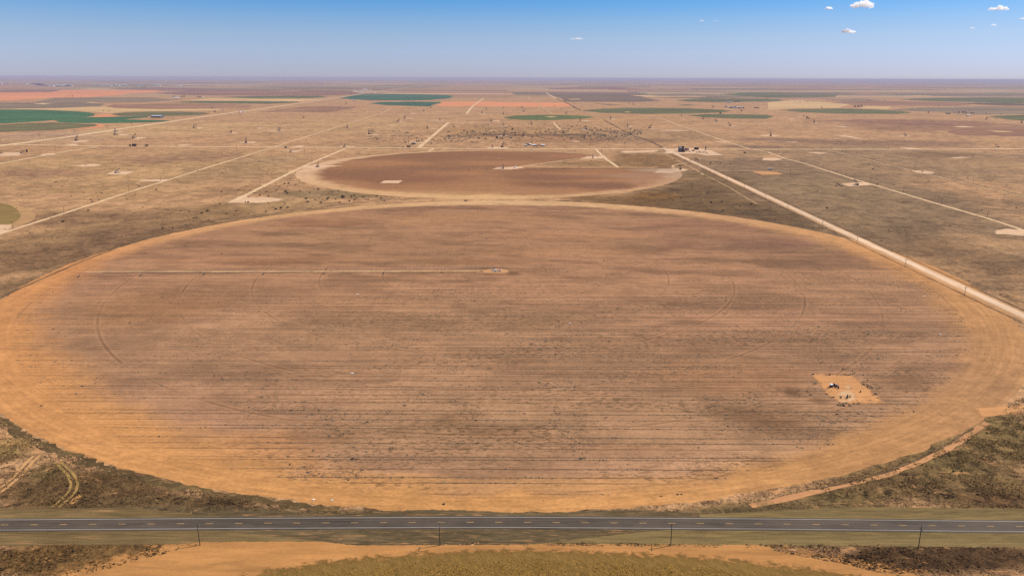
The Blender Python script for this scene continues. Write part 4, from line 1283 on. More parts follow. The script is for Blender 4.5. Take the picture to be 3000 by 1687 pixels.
# ------------------------------------------------------------------ pumpjack
def make_pumpjack(mat, tilt, parts, name='pumpjack'):
    """walking beam pump: head toward +x, about 9.5 m tall with the head up"""
    root = empty(name, (0, 0, 0)) if parts else None
    mb_all = MB()

    def part(nm, m, mt=None):
        if parts:
            return m.build(nm, mt or mat, root)
        mb_all.add(m.v, m.f)
    m = MB()
    for y in (-0.9, 0.9): m.box((-0.8, y, 0.45), (9.6, 0.32, 0.5))
    for x in (-5.2, -3, -0.6, 1.6, 3.6): m.box((x, 0, 0.45), (0.3, 2.1, 0.42))
    m.box((-0.8, 0, 0.1), (10.0, 2.6, 0.2))
    part('skid_base', m)
    P0 = Vector((0, 0, 6.3))
    m = MB()
    for x, y in ((-1.7, -1.05), (-1.7, 1.05), (1.5, -1.05), (1.5, 1.05)):
        m.tube((x, y, 0.6), (0.0, y * 0.25, 6.2), 0.20, 0.16, 6)
    for z in (2.0, 3.8):
        t = (z - 0.6) / 5.6
        for y in (-1, 1): m.tube((-1.7 * (1 - t), y * (1.05 - .8 * t), z), (1.5 * (1 - t), y * (1.05 - .8 * t), z), 0.09, n=5)
    m.box((0, 0, 6.25), (0.9, 0.9, 0.35))
    m.tube((1.2, -0.9, 0.6), (0.1, -0.2, 6.0), 0.06, n=4); m.tube((0.7, -0.9, 0.6), (0.1, -0.2, 6.0), 0.06, n=4)
    part('samson_post', m)
    c, s = math.cos(tilt), math.sin(tilt)

    def bp(x, z): return (x * c - z * s, P0.z + 0.3 + x * s + z * c)
    m = MB()
    m.prism([bp(-4.1, -0.28), bp(3.4, -0.36), bp(3.4, 0.36), bp(0, 0.46), bp(-4.1, 0.26)], -0.24, 0.24)
    part('walking_beam', m)
    m = MB()
    arc = [bp(4.35 * math.cos(a), 4.35 * math.sin(a)) for a in np.linspace(-0.34, 0.46, 9)]
    m.prism([bp(3.15, -0.42), bp(3.35, -1.2)] + arc + [bp(3.3, 1.7), bp(3.05, 0.5)], -0.36, 0.36)
    part('horsehead', m)
    m = MB()
    hx = arc[-3][0] - 0.02
    hx = max(a[0] for a in arc) + 0.03
    hz_ = [a[1] for a in arc if abs(a[0] - max(b[0] for b in arc)) < 1e-6][0]
    for y in (-0.16, 0.16): m.tube((hx, y, hz_), (hx, y, 2.6), 0.045, n=4)
    m.box((hx, 0, 2.55), (0.3, 0.6, 0.16))
    m.tube((hx, 0, 2.5), (hx, 0, 0.9), 0.05, n=5)
    part('bridle', m, STEEL if parts else None)
    m = MB()
    m.tube((hx, 0, 0), (hx, 0, 1.0), 0.24, 0.18); m.tube((hx - .7, 0, .62), (hx + .7, 0, .62), 0.10); m.lathe([(0.33, 0.95), (0.33, 1.1), (0.12, 1.2)], 8, (hx, 0, 0))
    part('wellhead', m)
    m = MB()
    m.box((-3.3, 0, 1.55), (2.2, 1.25, 1.7)); m.box((-3.3, 0, 2.5), (1.4, 0.9, 0.3)); m.tube((-3.6, -1.35, 1.9), (-3.6, 1.35, 1.9), 0.2)
    part('gearbox', m)
    rear = Vector((bp(-3.9, 0)[0], 0, bp(-3.9, 0)[1]))
    ca = 1.15
    cx, cz = -3.6 + 1.3 * math.cos(ca), 1.9 + 1.3 * math.sin(ca)
    m = MB()
    for y in (-1.15, 1.15):
        m.tube((cx, y, cz), (rear.x, y * 0.85, rear.z), 0.11, n=5)
    m.tube((rear.x, -1.1, rear.z), (rear.x, 1.1, rear.z), 0.16, n=6)
    part('pitman_arm', m)
    for y in (-1.15, 1.15):
        m = MB()
        dx, dz = math.cos(ca), math.sin(ca)
        pts = []
        for a in np.linspace(0, 2 * math.pi, 12, endpoint=False):
            pts.append((-3.6 - dx * 1.5 + 1.15 * math.cos(a), 1.9 - dz * 0.1 + 1.15 * math.sin(a) * 0.9 + 0.25))
        m.prism(pts, y - 0.22, y + 0.22)
        m.prism([(-3.6 - dx * 2 - dz * .2, 1.9 - dz * 1.0), (-3.6 - dx * 2 + dz * .2, 1.9 - dz * 1.0), (cx + .2, cz), (cx - .2, cz + .1)], y - 0.14, y + 0.14)
        part('counterweight', m)
    m = MB()
    m.box((-5.3, 0, 1.05), (0.9, 0.9, 0.9)); m.tube((-5.3, -0.75, 1.1), (-5.3, 0.75, 1.1), 0.42, n=10); m.box((-4.6, 0.75, 1.3), (1.6, 0.12, 0.8))
    part('motor', m)
    if parts:
        return root
    return mb_all.build(name, mat)


PJ_UP = {'black': make_pumpjack(BLACK, 0.30, True), 'green': make_pumpjack(DKGRN, 0.26, True), 'grey': make_pumpjack(DGREY, 0.30, True), 'down': make_pumpjack(BLACK, -0.24, True)}
PJ_FAR = [make_pumpjack(BLACK, 0.30, False), make_pumpjack(DGREY, -0.18, False), make_pumpjack(RUST, 0.2, False)]
used = set()


def place(proto, loc, rz, sc=1.0, tall=1.0):
    k = id(proto)
    o = proto if k not in used else copy_tree(proto)
    used.add(k)
    o.location = loc; o.rotation_euler = (0, 0, rz); o.scale = (sc, sc, sc * tall)
    return o


NEAR_PJ = [  # pixel base, kind, heading, scale, label
    ((2507, 542), 'black', 110, 1.06, 'black pumpjack on the pink pad beside the narrow road at the right'),
    ((1992, 497), 'green', 100, 1.05, 'dark green pumpjack at the right tip of the fallow circle'),
    ((932, 489.5), 'black', 75, 1.05, 'dark pumpjack on the white pad at the left tip of the fallow circle'),
    ((1474, 494.5), 'black', 95, 1.05, 'tall dark pumpjack on the pad in the middle of the fallow circle'),
    ((1737, 463), 'black', 80, 1.05, 'black pumpjack on the pad in the wedge left out of the fallow circle'),
    ((345, 507), 'grey', 40, 1.0, 'lone grey pumpjack on the square pad in the left pasture'),
    ((1010, 431.5), 'black', 70, 1.0, 'dark pumpjack on the pad where the cross road meets the fallow circle track'),
    ((852, 446), 'down', 60, 0.8, 'small pumpjack on the diamond pad below the cross road'),
    ((2651, 399), 'grey', 110, 1.1, 'grey pumpjack on a thin pad in the pasture above the right cross road'),
    ((2920, 433), 'grey', 150, 1.1, 'leaning headed pumpjack beside the cross road near the right edge'),
    ((66, 450), 'down', 20, 0.9, 'low pumpjack on the big pad beside the maroon tank'),
    ((3, 450), 'down', 30, 0.9, 'pumpjack cut by the left edge on the big pad'),
    ((1442, 432), 'black', 95, 1.1, 'tall thin dark pumpjack on the pad just above the cross road'),
]
for (u, v), kd, hd, sc, lab in NEAR_PJ:
    o = place(PJ_UP[kd], P(u, v), R_(hd), sc)
    tag(o, lab, 'pumpjack', 'pumpjacks across the oil field')
FAR_PJ = [R2(482, 503), R2(237, 632), R2(918, 600), R2(1435, 541), R2(1500, 506), R2(1690, 436), R2(1755, 401), R2(1850, 531), R2(1723, 609), R2(1157, 666),
          R2(1133, 665), R2(2363, 536), R2(2493, 582), R2(2500, 682), R2(2275, 456), R2(2487, 464), R2(2490, 406), R2(2317, 416), R2(838, 406), R2(910, 363), R2(2483, 798),
          R1(1160, 641), R1(1170, 671), R1(1962, 601), R1(2478, 753), R1(775, 731), R1(1355, 706), R1(2165, 445),
          R3(195, 568), R3(685, 532), R3(738, 616), R3(990, 514), R3(1163, 588), R3(1392, 606), R3(1705, 483), R3(1920, 514), R3(2050, 543), R3(2187, 582), R3(120, 438),
          R3(547, 459), R3(645, 429), R3(432, 386), R3(2018, 396), R3(1182, 358), R3(1220, 369), R3(620, 406), R3(100, 403), R3(493, 420), R4(25, 684), R4(462, 552), R4(2200, 517), R4(2548, 552), R4(400, 512), R4(540, 404)]
FAR_PJ = sorted(FAR_PJ)
for i, (u, v) in enumerate(FAR_PJ):
    o = place(PJ_FAR[(i * 7) % 3], P(u, v), R_(random.choice([20, 60, 85, 95, 110, 150])), 1.25 + 0.15 * random.random(), 1.25)
    tag(o, f'{nth(i + 1)} from the left of the tiny far pumpjacks beyond the cross road', 'pumpjack', 'pumpjacks across the oil field')


# ------------------------------------------------------------------ utility poles
def make_pole(h, arm=True, armrot=0.0, armmat=None, parts=True, r=0.17):
    root = empty('utility_pole', (0, 0, 0)) if parts else None
    m = MB().tube((0, 0, 0), (0, 0, h), r, r * 0.62, 8)
    a = MB()
    if arm:
        c, s = math.cos(armrot), math.sin(armrot)
        a.box((0.16 * -s, 0.16 * c, h - 1.5), (2.6, 0.14, 0.18), armrot)
        a.tube((0, 0, h - 2.3), (0.8 * c, 0.8 * s, h - 1.55), 0.035, n=4); a.tube((0, 0, h - 2.3), (-0.8 * c, -0.8 * s, h - 1.55), 0.035, n=4)
    ins = []
    if arm:
        for t in (-1.2, -0.5, 0.5, 1.2): ins.append((t * math.cos(armrot), t * math.sin(armrot), h - 1.40))
    ins.append((0, 0, h))
    if not parts:
        m.add(a.v, a.f)
        return m.build('utility_pole', WOOD)
    m.build('post', WOOD, root)
    if arm: a.build('crossarm', armmat or WOOD, root)
    for p in ins:
        MB().lathe([(0.05, 0), (0.09, 0.06), (0.06, 0.12), (0.08, 0.18), (0.03, 0.24)], 6, p).build('insulator', PORC, root)
    return root


HP = [((586, 1597), 10.4, -0.010, WOOD, 'highway utility pole beside the left end of the sand headland'),
      ((1289, 1596.5), 10.4, -0.006, PALEWOOD, 'highway utility pole with a pale crossarm, nearest the middle'),
      ((1965, 1598), 10.3, -0.028, WOOD, 'highway utility pole between the pale armed pole and the right hand one'),
      ((2690, 1606), 10.5, -0.030, WOOD, 'rightmost highway utility pole, standing on dark grass')]
for (u, v), h, lean, am, lab in HP:
    o = make_pole(h, True, R_(84), am, True, 0.19)
    o.location = P(u, v); o.rotation_euler = (0, lean * 0.6, 0)
    tag(o, lab, 'utility pole', 'utility poles beside the highway')

PP = make_pole(9.0, True, 0.0, None, True, 0.20)
PS = make_pole(9.5, True, 0.0, None, False, 0.24)
GRP = [(2817, 867), (2639, 783), (2504, 715), (2404, 666), (2313, 617), (2243, 586), (2182, 556), (2131, 531), (2086, 508), (2047, 490), (2014, 473), (1982, 455), (1955, 442)]
for i, (u, v) in enumerate(GRP):
    p = P(u, v); p.x = GX - 13.5
    o = place(PP, p, R_(random.uniform(-4, 4)))
    tag(o, f'{nth(i + 1)} wooden pole along the wide gravel road counted from the highway', 'utility pole', 'utility poles along the gravel road')
# lines of thin far poles: pixel list, words
LINES = [
    ('beside the narrow right hand dirt road, counted from the right edge', [(2892, 637), (2759, 599), (2646, 566), (2550, 535), (2478, 513), (2410, 496), (2346, 476), (2294, 455)]),
    ('beside the thin farthest right hand track, counted from the right edge', [(2850, 541), (2679, 494), (2614, 478), (2559, 468), (2508, 458), (2467, 448), (2436, 438)]),
    ('beside the straight left hand dirt road, counted from the left edge', [(38, 672), (188, 625), (288, 591), (378, 563), (471, 531), (601, 471), (651, 456), (694, 442), (793, 414)]),
    ('in the left pasture between the two dirt roads, counted from the left', [(86, 485), (178, 487), (376, 529), (408, 526), (441, 503), (481, 506)]),
    ('around the short track to the fallow circle, counted from the left', [(662, 506), (763, 546), (797, 521), (837, 463), (842, 508), (892, 446), (914, 475), (974, 447)]),
    ('along the left part of the cross road, counted from the left', [(34, 473), (160, 441), (164, 447), (303, 414), (329, 423), (355, 417), (411, 416), (438, 396), (445, 427), (493, 425), (517, 432), (668, 407), (693, 432), (698, 413), (736, 430)]),
    ('in the middle distance pasture, counted from the left', [(505, 348), (531, 383), (557, 382), (704, 395), (897, 415), (933, 431), (1054, 353), (1183, 446), (1157, 433), (1345, 358), (1540, 422)]),
    ('along the right part of the cross road, counted from the left', [(1762, 446), (1777, 461), (1816, 493), (1870, 436), (1929, 494), (1955, 436), (1668, 492), (2123, 411), (2315, 511), (2550, 420), (2602, 433), (2631, 436), (2715, 433), (2682, 399), (2736, 398), (2849, 462), (2970, 435)]),
]
for words, pts in LINES:
    for i, (u, v) in enumerate(pts):
        o = place(PS, P(u, v), R_(random.uniform(0, 180)), 1.0 + 0.12 * random.random())
        tag(o, f'{nth(i + 1)} thin pole {words}', 'utility pole', 'thin utility poles ' + words.split(',')[0])


def make_hframe():
    m = MB()
    for x in (-2.2, 2.2): m.tube((x, 0, 0), (x, 0, 17), 0.26, 0.18, 6)
    m.box((0, 0.25, 14.6), (9.5, 0.25, 0.32)); m.tube((-2.2, 0, 9), (2.2, 0, 13.6), 0.1, n=4); m.tube((2.2, 0, 9), (-2.2, 0, 13.6), 0.1, n=4)
    return m.build('transmission_pole', WOOD)


hf = make_hframe()
for i, (u, v) in enumerate([R1(10, 765), R1(400, 712), R1(755, 667), R1(1087, 618), R1(1328, 585), R1(1743, 527), R1(1918, 492), R1(2108, 468), R1(2243, 448)]):
    o = place(hf, P(u, v), R_(4))
    tag(o, f'{nth(i + 1)} two legged transmission pole along the broad dirt road from the left edge', 'transmission pole', 'two legged transmission poles along the broad dirt road')


# ------------------------------------------------------------------ tanks and oil field gear
def make_tank(d, h, mat, roofmat=None, name='storage_tank', cone=0.12, ladder=True):
    root = empty(name, (0, 0, 0))
    r = d / 2
    prof = [(r * 1.02, 0), (r * 1.02, 0.15), (r, 0.16)]
    for k in range(1, 4):
        z = h * k / 4
        prof += [(r, z - 0.06), (r * 1.012, z - 0.05), (r * 1.012, z + 0.05), (r, z + 0.06)]
    prof += [(r, h)]
    MB().lathe(prof, 24).build('shell', mat, root, False)
    MB().lathe([(r * 1.03, h), (r * 1.03, h + 0.1), (r * 0.5, h + 0.1 + r * cone * .6), (0.25, h + 0.1 + r * cone), (0.2, h + 0.35 + r * cone)], 24).build('roof', roofmat or mat, root)
    if ladder:
        m = MB()
        for s in (-0.25, 0.25): m.tube((s, -r - 0.2, 0), (s, -r - 0.2, h + 0.9), 0.05, n=4)
        for k in range(int(h / 0.6)): m.tube((-0.25, -r - 0.2, 0.4 + k * 0.6), (0.25, -r - 0.2, 0.4 + k * 0.6), 0.03, n=4)
        m.build('ladder', STEEL, root)
    return root


def at(o, u, v, label, cat, group=None, rz=0.0, dz=0.0):
    p = P(u, v); p.z += dz
    o.location = p
    o.rotation_euler = (0, 0, rz)
    return tag(o, label, cat, group)


BG = 'tank battery beside the gravel road'
at(make_tank(8.4, 10.8, DGREY, TANP), 1991.5, 446, 'big dark grey tank at the left front of the battery by the gravel road', 'storage tank', BG)
at(make_tank(8.2, 11.2, DGREY, TANP), 1991, 442, 'tall grey tank just behind the left front tank of the battery', 'storage tank', BG)
at(make_tank(9.4, 7.2, RUST), 2002, 446, 'low rusty brown tank at the right front of the battery', 'storage tank', BG)
at(make_tank(6.6, 10.6, BLACK), 2000.3, 441, 'black tank rising behind the low brown tank', 'storage tank', BG)
at(make_tank(6.2, 5.8, BLACK), 2037, 438.7, 'left of the two round black tanks set back in the battery', 'storage tank', BG)
at(make_tank(6.2, 5.6, BLACK), 2043.6, 438.7, 'right of the two round black tanks set back in the battery', 'storage tank', BG)


def make_vessel(L, r, mat, name='separator'):
    root = empty(name, (0, 0, 0))
    m = MB()
    n = 14; prof = [(-L / 2 - r * .55, 0.05), (-L / 2 - r * .4, r * .6), (-L / 2, r), (L / 2, r), (L / 2 + r * .4, r * .6), (L / 2 + r * .55, 0.05)]
    vs = []; fs = []
    for x, q in prof:
        for i in range(n):
            t = 2 * math.pi * i / n
            vs.append((x, q * math.cos(t), r + 0.8 + q * math.sin(t)))
    for k in range(len(prof) - 1):
        for i in range(n):
            fs.append((k * n + i, k * n + (i + 1) % n, (k + 1) * n + (i + 1) % n, (k + 1) * n + i))
    fs.append(tuple(range(n))); fs.append(tuple(range((len(prof) - 1) * n, len(prof) * n)))
    m.add(vs, fs).build('vessel', mat, root, True)
    m = MB()
    for x in (-L * .3, L * .3): m.box((x, 0, 0.6), (0.4, r * 1.7, 1.2))
    m.build('saddle', DGREY, root)
    m = MB().tube((0, 0, r * 2 + .7), (0, 0, r * 2 + 2.0), 0.15).tube((0, 0, r * 2 + 1.6), (L * .6, 0, r * 2 + 1.6), 0.1)
    m.build('pipe', STEEL, root)
    return root


def make_stair():
    root = empty('walkway_stair', (0, 0, 0))
    m = MB()
    for y in (-.6, .6): m.tube((-5, y, 7.2), (5, y, 3.4), 0.14, n=5); m.tube((-5, y, 8.3), (5, y, 4.5), 0.06, n=4)
    for k in range(16): m.box((-5 + k * .66, 0, 7.2 - k * .253), (.4, 1.3, .08))
    m.build('stair', DGREY, root)
    m = MB()
    for x, z in ((-5, 7.2), (-1.5, 5.9), (2, 4.5), (5, 3.4)):
        for y in (-.6, .6): m.tube((x, y, 0), (x, y, z + 1.1), 0.12, n=5)
    m.build('support', DGREY, root)
    return root


at(make_stair(), 2012.5, 443, 'sloping steel stair and walkway right of the tall tanks', 'stair', BG)
at(make_vessel(9, 2.2, RUST), 2012, 440.5, 'large rusty drum lying under the sloping walkway', 'separator', BG, R_(8))
at(make_vessel(4, 0.9, MAROON), 2011, 445, 'small maroon drum lying in front of the walkway', 'separator', BG)
at(make_vessel(4, 0.9, MAROON), 2019.5, 445.5, 'small maroon drum at the right end of the walkway', 'separator', BG, R_(15))
at(make_vessel(5.2, 1.3, BLACK), 2030.8, 444, 'black drum lying in the middle of the battery pad', 'separator', BG)


def make_box_unit(sx, sy, sz, mat, name, roof=None, door=True):
    root = empty(name, (0, 0, 0))
    MB().box((0, 0, sz / 2 + .1), (sx, sy, sz)).build('body', mat, root)
    MB().box((0, 0, 0.06), (sx + .5, sy + .5, 0.12)).build('skid_base', CONC, root)
    MB().prism([(-sx / 2 - .12, sz + .1), (sx / 2 + .12, sz + .1), (sx / 2 + .12, sz + .2), (0, sz + .2 + sx * .05), (-sx / 2 - .12, sz + .2)], -sy / 2 - .12, sy / 2 + .12).build('roof', roof or mat, root)
    if door:
        MB().box((sx * .15, -sy / 2 - .02, sz * .45 + .1), (min(.9, sx * .4), .05, sz * .8)).build('door', DGREY, root)
    return root


at(make_box_unit(4.2, 2, 1.4, BLACK, 'equipment_skid'), 2041.3, 447.7, 'smaller of the two low black skids at the front of the battery', 'equipment skid', BG)
at(make_box_unit(5.8, 2.4, 2.0, BLACK, 'equipment_skid'), 2049.5, 447.7, 'larger of the two low black skids at the front of the battery', 'equipment skid', BG)
r = empty('pipe_manifold', (0, 0, 0))
m = MB()
for k in range(4): m.tube((-5, k * .9, .5), (-4 + k * .5, k * .9, 3.4), .18, n=6); m.tube((-4 + k * .5, k * .9, 3.4), (4, k * .9, 3.4), .18, n=6); m.tube((4, k * .9, 3.4), (8, k * .9 - 3, .6), .18, n=6)
m.build('pipe', GREY, r)
m = MB()
for x in (-3, 0, 3): m.box((x, 1.3, 1.6), (.25, 3.4, 3.2))
m.box((1, 1, .3), (13, 4, .2)); m.build('rack', DGREY, r)
at(r, 2063, 448.3, 'grey pipe manifold at the right front of the battery', 'pipe manifold', BG)
r = empty('heater_treater', (0, 0, 0))
MB().lathe([(1.25, 0.6), (1.25, 10.4), (0.9, 11.2), (0.3, 11.6), (.18, 11.7), (.18, 13)], 16).build('vessel', DGREY, r, False)
m = MB()
for a in range(4): m.tube((1.1 * math.cos(a * 1.57), 1.1 * math.sin(a * 1.57), 0), (1.1 * math.cos(a * 1.57), 1.1 * math.sin(a * 1.57), .8), .15)
m.build('support', DGREY, r); MB().tube((1.5, 0, 0), (1.5, 0, 9), .1).tube((1.5, 0, 9), (0.5, 0, 10), .1).build('pipe', STEEL, r)
at(r, 2067, 441, 'tall slim grey upright vessel at the right side of the battery', 'vessel', BG)
r = empty('pump_unit', (0, 0, 0))
MB().box((0, 0, .8), (2.6, 2, 1.6)).build('body', GREY, r); MB().tube((0, 0, 1.6), (0, 0, 4.6), .2).build('stack', DGREY, r); MB().box((0, 0, .1), (3.4, 2.6, .2)).build('skid_base', DGREY, r)
at(r, 2072, 451, 'small pump unit with a dark stack below the upright vessel', 'pump unit', BG)

BL = 'brown tanks along the left cross road'
for u, d, h, mt, lab in ((381.8, 4.2, 5.4, BLACK, 'short black tank, leftmost on the left cross road'), (390, 5.4, 6.2, BLACK, 'black tank between the short black one and the brown pair'),
                         (395.2, 4.4, 6.3, BLACK, 'black tank touching the brown tank on the left cross road'), (398.6, 3.8, 6.2, RUST, 'brown tank at the right end of the black group'),
                         (427.6, 4.2, 4.4, RUST, 'left of the two small brown tanks standing apart on the cross road'), (432.7, 3.4, 5.0, RUST, 'right of the two small brown tanks standing apart on the cross road')):
    at(make_tank(d, h, mt), u, 429, lab, 'storage tank', BL)
at(make_tank(3.2, 5.2, MAROON), 78.5, 445, 'maroon tank at the right end of the big left pad', 'storage tank')
at(make_tank(3.0, 5.6, YELL), 83, 445, 'yellow tank beside the maroon tank at the left', 'storage tank')
BC = 'tank site left of the pale climbing road'
at(make_tank(4.0, 6.2, RUST), 1195.0, 433, 'left brown tank of the pair beside the cross road', 'storage tank', BC)
at(make_tank(4.0, 6.0, RUST), 1200.4, 433, 'right brown tank of the pair beside the cross road', 'storage tank', BC)
at(make_tank(2.8, 6.0, BLACK), 1221.2, 416.6, 'left black tank of the pair at the back of the site', 'storage tank', BC)
at(make_tank(2.8, 6.2, BLACK), 1227, 416.6, 'right black tank of the pair at the back of the site', 'storage tank', BC)
at(make_vessel(6, 1.7, BLACK), 1208, 423, 'left black drum lying in the middle of the tank site', 'separator', BC, R_(80))
at(make_vessel(6, 1.9, BLACK), 1212, 423, 'middle black drum lying in the tank site', 'separator', BC, R_(80))
at(make_vessel(6, 1.9, GREY), 1217, 423, 'pale ended drum lying at the right of the tank site', 'separator', BC, R_(80))
at(make_box_unit(6, 2.2, 1.6, BLACK, 'equipment_skid'), 1188, 416.7, 'long low black skid at the upper left of the tank site', 'equipment skid', BC)
at(make_box_unit(2, 2, 1.8, BLACK, 'equipment_skid'), 1189, 420, 'tiny black box below the long low skid', 'equipment skid', BC)
at(make_box_unit(4, 2.2, 1.8, BLACK, 'equipment_skid'), 1180.5, 432.7, 'black box left of the brown tank pair', 'equipment skid', BC)
r = make_tank(1.3, 9.0, BLACK, name='upright_vessel', ladder=False)
at(r, 1196.5, 418.6, 'thin upright black vessel in the tank site', 'vessel', BC)
at(make_box_unit(5.5, 5.5, 5.5, BLACK, 'tank_enclosure', door=False), 1455.5, 406, 'black square enclosure alone in the dark scrub', 'enclosure')
at(make_tank(3.6, 4.2, WHITE), 1509, 493, 'small white tank at the hub of the fallow circle', 'storage tank')
for u, v, d, h, lab in ((703.6, 330.7, 7.0, 9.5, 'left white tank beside the broad dirt road'), (716, 331, 6.0, 10.5, 'right white tank beside the broad dirt road')):
    at(make_tank(d, h, WHITE), u, v, lab, 'storage tank', 'white tanks beside the broad dirt road')
at(make_tank(4, 4.0, WHITE), 709, 329.4, 'small white tank between the two taller white tanks', 'storage tank', 'white tanks beside the broad dirt road')
at(make_tank(4.5, 6.5, MAROON), 677.5, 389, 'maroon tank on a pale pad in the left middle distance', 'storage tank')
at(make_box_unit(6.5, 2.6, 2.6, BLUEW, 'equipment_skid', DGREY), 837, 433.3, 'blue black skid on the cross road pad', 'equipment skid')
at(make_box_unit(6, 4, 2.6, GREY, 'stock_shed', WHITE), 2256.3, 498, 'small white roofed shed above the orange sand patch', 'shed')
r = empty('storage_drum', (0, 0, 0))

# ------------------------------------------------------------------ wellhead gear in the sand clearing of the near field
SC = 'gear in the sand clearing'
r = empty('control_shelter', (0, 0, 0))
MB().box((0, 0, 1.9), (1.9, 1.7, .14)).build('roof', WHITE, r)
MB().box((0, 0, .95), (1.5, 1.3, 1.7)).build('body', BLACK, r); MB().box((0, -.67, .9), (.7, .05, 1.3)).build('door', DGREY, r)
at(r, 2435, 1134, 'black control shelter with a white roof in the sand clearing', 'shelter', SC, R_(15))
r = empty('engine_skid', (0, 0, 0))
MB().box((0, 0, .25), (4.8, 1.3, .3)).build('skid_base', BLACK, r)
MB().box((-.6, 0, .95), (1.6, 1.0, 1.1)).box((-.6, 0, 1.6), (1.0, .6, .3)).build('engine', BLACK, r)
MB().tube((1.0, -.5, .9), (1.0, .5, .9), .55, n=12).build('flywheel', DGREY, r)
MB().tube((2.1, .2, .3), (2.1, .2, 2.4), .07).build('stack', DGREY, r)
MB().tube((-2.4, 0, .5), (-1.2, 0, .9), .16).build('pipe', BLACK, r)
at(r, 2446, 1131.5, 'long black engine skid right of the white roofed shelter', 'engine skid', SC, R_(-32))


def make_valve(s, mat):
    r = empty('wellhead_valve', (0, 0, 0))
    MB().tube((0, 0, 0), (0, 0, .9 * s), .2 * s, n=10).lathe([(.36 * s, .35 * s), (.36 * s, .5 * s)], 10).lathe([(.3 * s, .85 * s), (.3 * s, .98 * s)], 10).tube((-.5 * s, 0, .6 * s), (.5 * s, 0, .6 * s), .13 * s).build('body', mat, r)
    MB().lathe([(.26 * s, 1.1 * s), (.26 * s, 1.16 * s)], 12).tube((0, 0, .98 * s), (0, 0, 1.12 * s), .04 * s).build('handwheel', mat, r)
    return r


for u, v, s, lab in ((2448, 1136, 1.0, 'black valve just below the engine skid'), (2456, 1138.5, 1.1, 'black valve at the lower right end of the engine skid'), (2463.5, 1167, 1.0, 'leftmost black valve on the white patch'),
                     (2483, 1162.5, 1.1, 'upper black valve in the middle of the white patch'), (2490, 1164.3, .9, 'rightmost black valve on the white patch'), (2481.5, 1167.5, 1.2, 'lowest and largest black valve on the white patch'),
                     (2520.5, 1149.3, .9, 'lone dark valve on the orange sand right of the white patch')):
    at(make_valve(s * 1.2, BLACK), u, v, lab, 'valve', SC, random.uniform(0, 3))
for u, v, lab in ((726, 594.5, 'left of the dark wellheads on the pale pad'), (719, 594.2, 'leftmost low dark wellhead on the pale pad'), (728, 593.8, 'right hand dark wellhead on the pale pad'), (786, 596.4, 'lone dark wellhead right of the pale pad')):
    at(make_valve(2.1, BLACK), u, v, lab, 'wellhead', 'wellheads on the pale pad', random.uniform(0, 3))

# ------------------------------------------------------------------ centre pivot irrigation
def make_drive_tower(root, p, ang, dh=3.6):
    """A frame with two wheels; parts hang on root, p in root space, ang = direction of the wheels' travel"""
    c, s = math.cos(ang), math.sin(ang)
    m = MB()
    for t in (-1.9, 1.9):
        m.tube((p.x + c * t, p.y + s * t, .7), (p.x, p.y, dh), .08, .07, 6)
    m.tube((p.x - c * 1.9, p.y - s * 1.9, .72), (p.x + c * 1.9, p.y + s * 1.9, .72), .09, n=6)
    t_ = m.build('drive_tower', STEEL, root)
    for t in (-1.9, 1.9):
        a = Vector((p.x + c * t, p.y + s * t, .62))
        w = MB()
        side = Vector((-s, c, 0)) * .18
        w.tube(a - side, a + side, .62, n=14)
        w.build('wheel', RUBBER, t_)
    MB().box((p.x + c * .2, p.y + s * .2, .95), (.6, .5, .4)).build('gearmotor', DGREY, t_)


def make_pivot(c, towers, label, cat='irrigation machine', detail=True):
    root = empty('centre_pivot', c)
    m = MB()
    for sx in (-1.6, 1.6):
        for sy in (-1.6, 1.6): m.tube((sx, sy, .2), (sx * .12, sy * .12, 3.9), .09, .07, 6)
    m.tube((-1.6, -1.6, 1.2), (1.6, -1.6, 1.2), .06).tube((-1.6, 1.6, 1.2), (1.6, 1.6, 1.2), .06).tube((0, 0, .1), (0, 0, 4.1), .13)
    m.build('pivot_tower', STEEL, root)
    MB().box((0, 0, .1), (4, 4, .2)).build('foundation', CONC, root)
    MB().box((-2.2, -.6, 1.4), (1.1, .6, 1.5)).build('control_panel', WHITE, root)
    prev = Vector((0, 0, 0))
    for t in towers:
        q = Vector((t.x - c[0], t.y - c[1], 0))
        d = q - prev
        n = d.normalized(); side = Vector((-n.y, n.x, 0))
        m = MB(); k = 8
        for j in range(k):
            za = 3.7 + 1.1 * math.sin(math.pi * j / k); zb = 3.7 + 1.1 * math.sin(math.pi * (j + 1) / k)
            m.tube(prev + d * (j / k) + Vector((0, 0, za)), prev + d * ((j + 1) / k) + Vector((0, 0, zb)), .085, n=6)
        sp = m.build('span_pipe', STEEL, root)
        if detail:
            m = MB()
            for s in (-.9, .9):
                pa = prev + d * .04 + side * s * .3 + Vector((0, 0, 3.4)); pb = prev + d * .2 + side * s + Vector((0, 0, 2.9)); pc = prev + d * .8 + side * s + Vector((0, 0, 2.9)); pe = prev + d * .96 + side * s * .3 + Vector((0, 0, 3.4))
                for a, b in ((pa, pb), (pb, pc), (pc, pe)): m.tube(a, b, .03, n=4)
                for j in range(1, 8): m.tube(prev + d * (j / 8) + Vector((0, 0, 3.7 + 1.1 * math.sin(math.pi * j / 8))), prev + d * (j / 8) + side * s * min(1, j, 8 - j) + Vector((0, 0, 2.9)), .025, n=4)
            m.build('truss', STEEL, sp)
        make_drive_tower(root, q, math.atan2(side.y, side.x))
        prev = q
    return tag(root, label, cat)


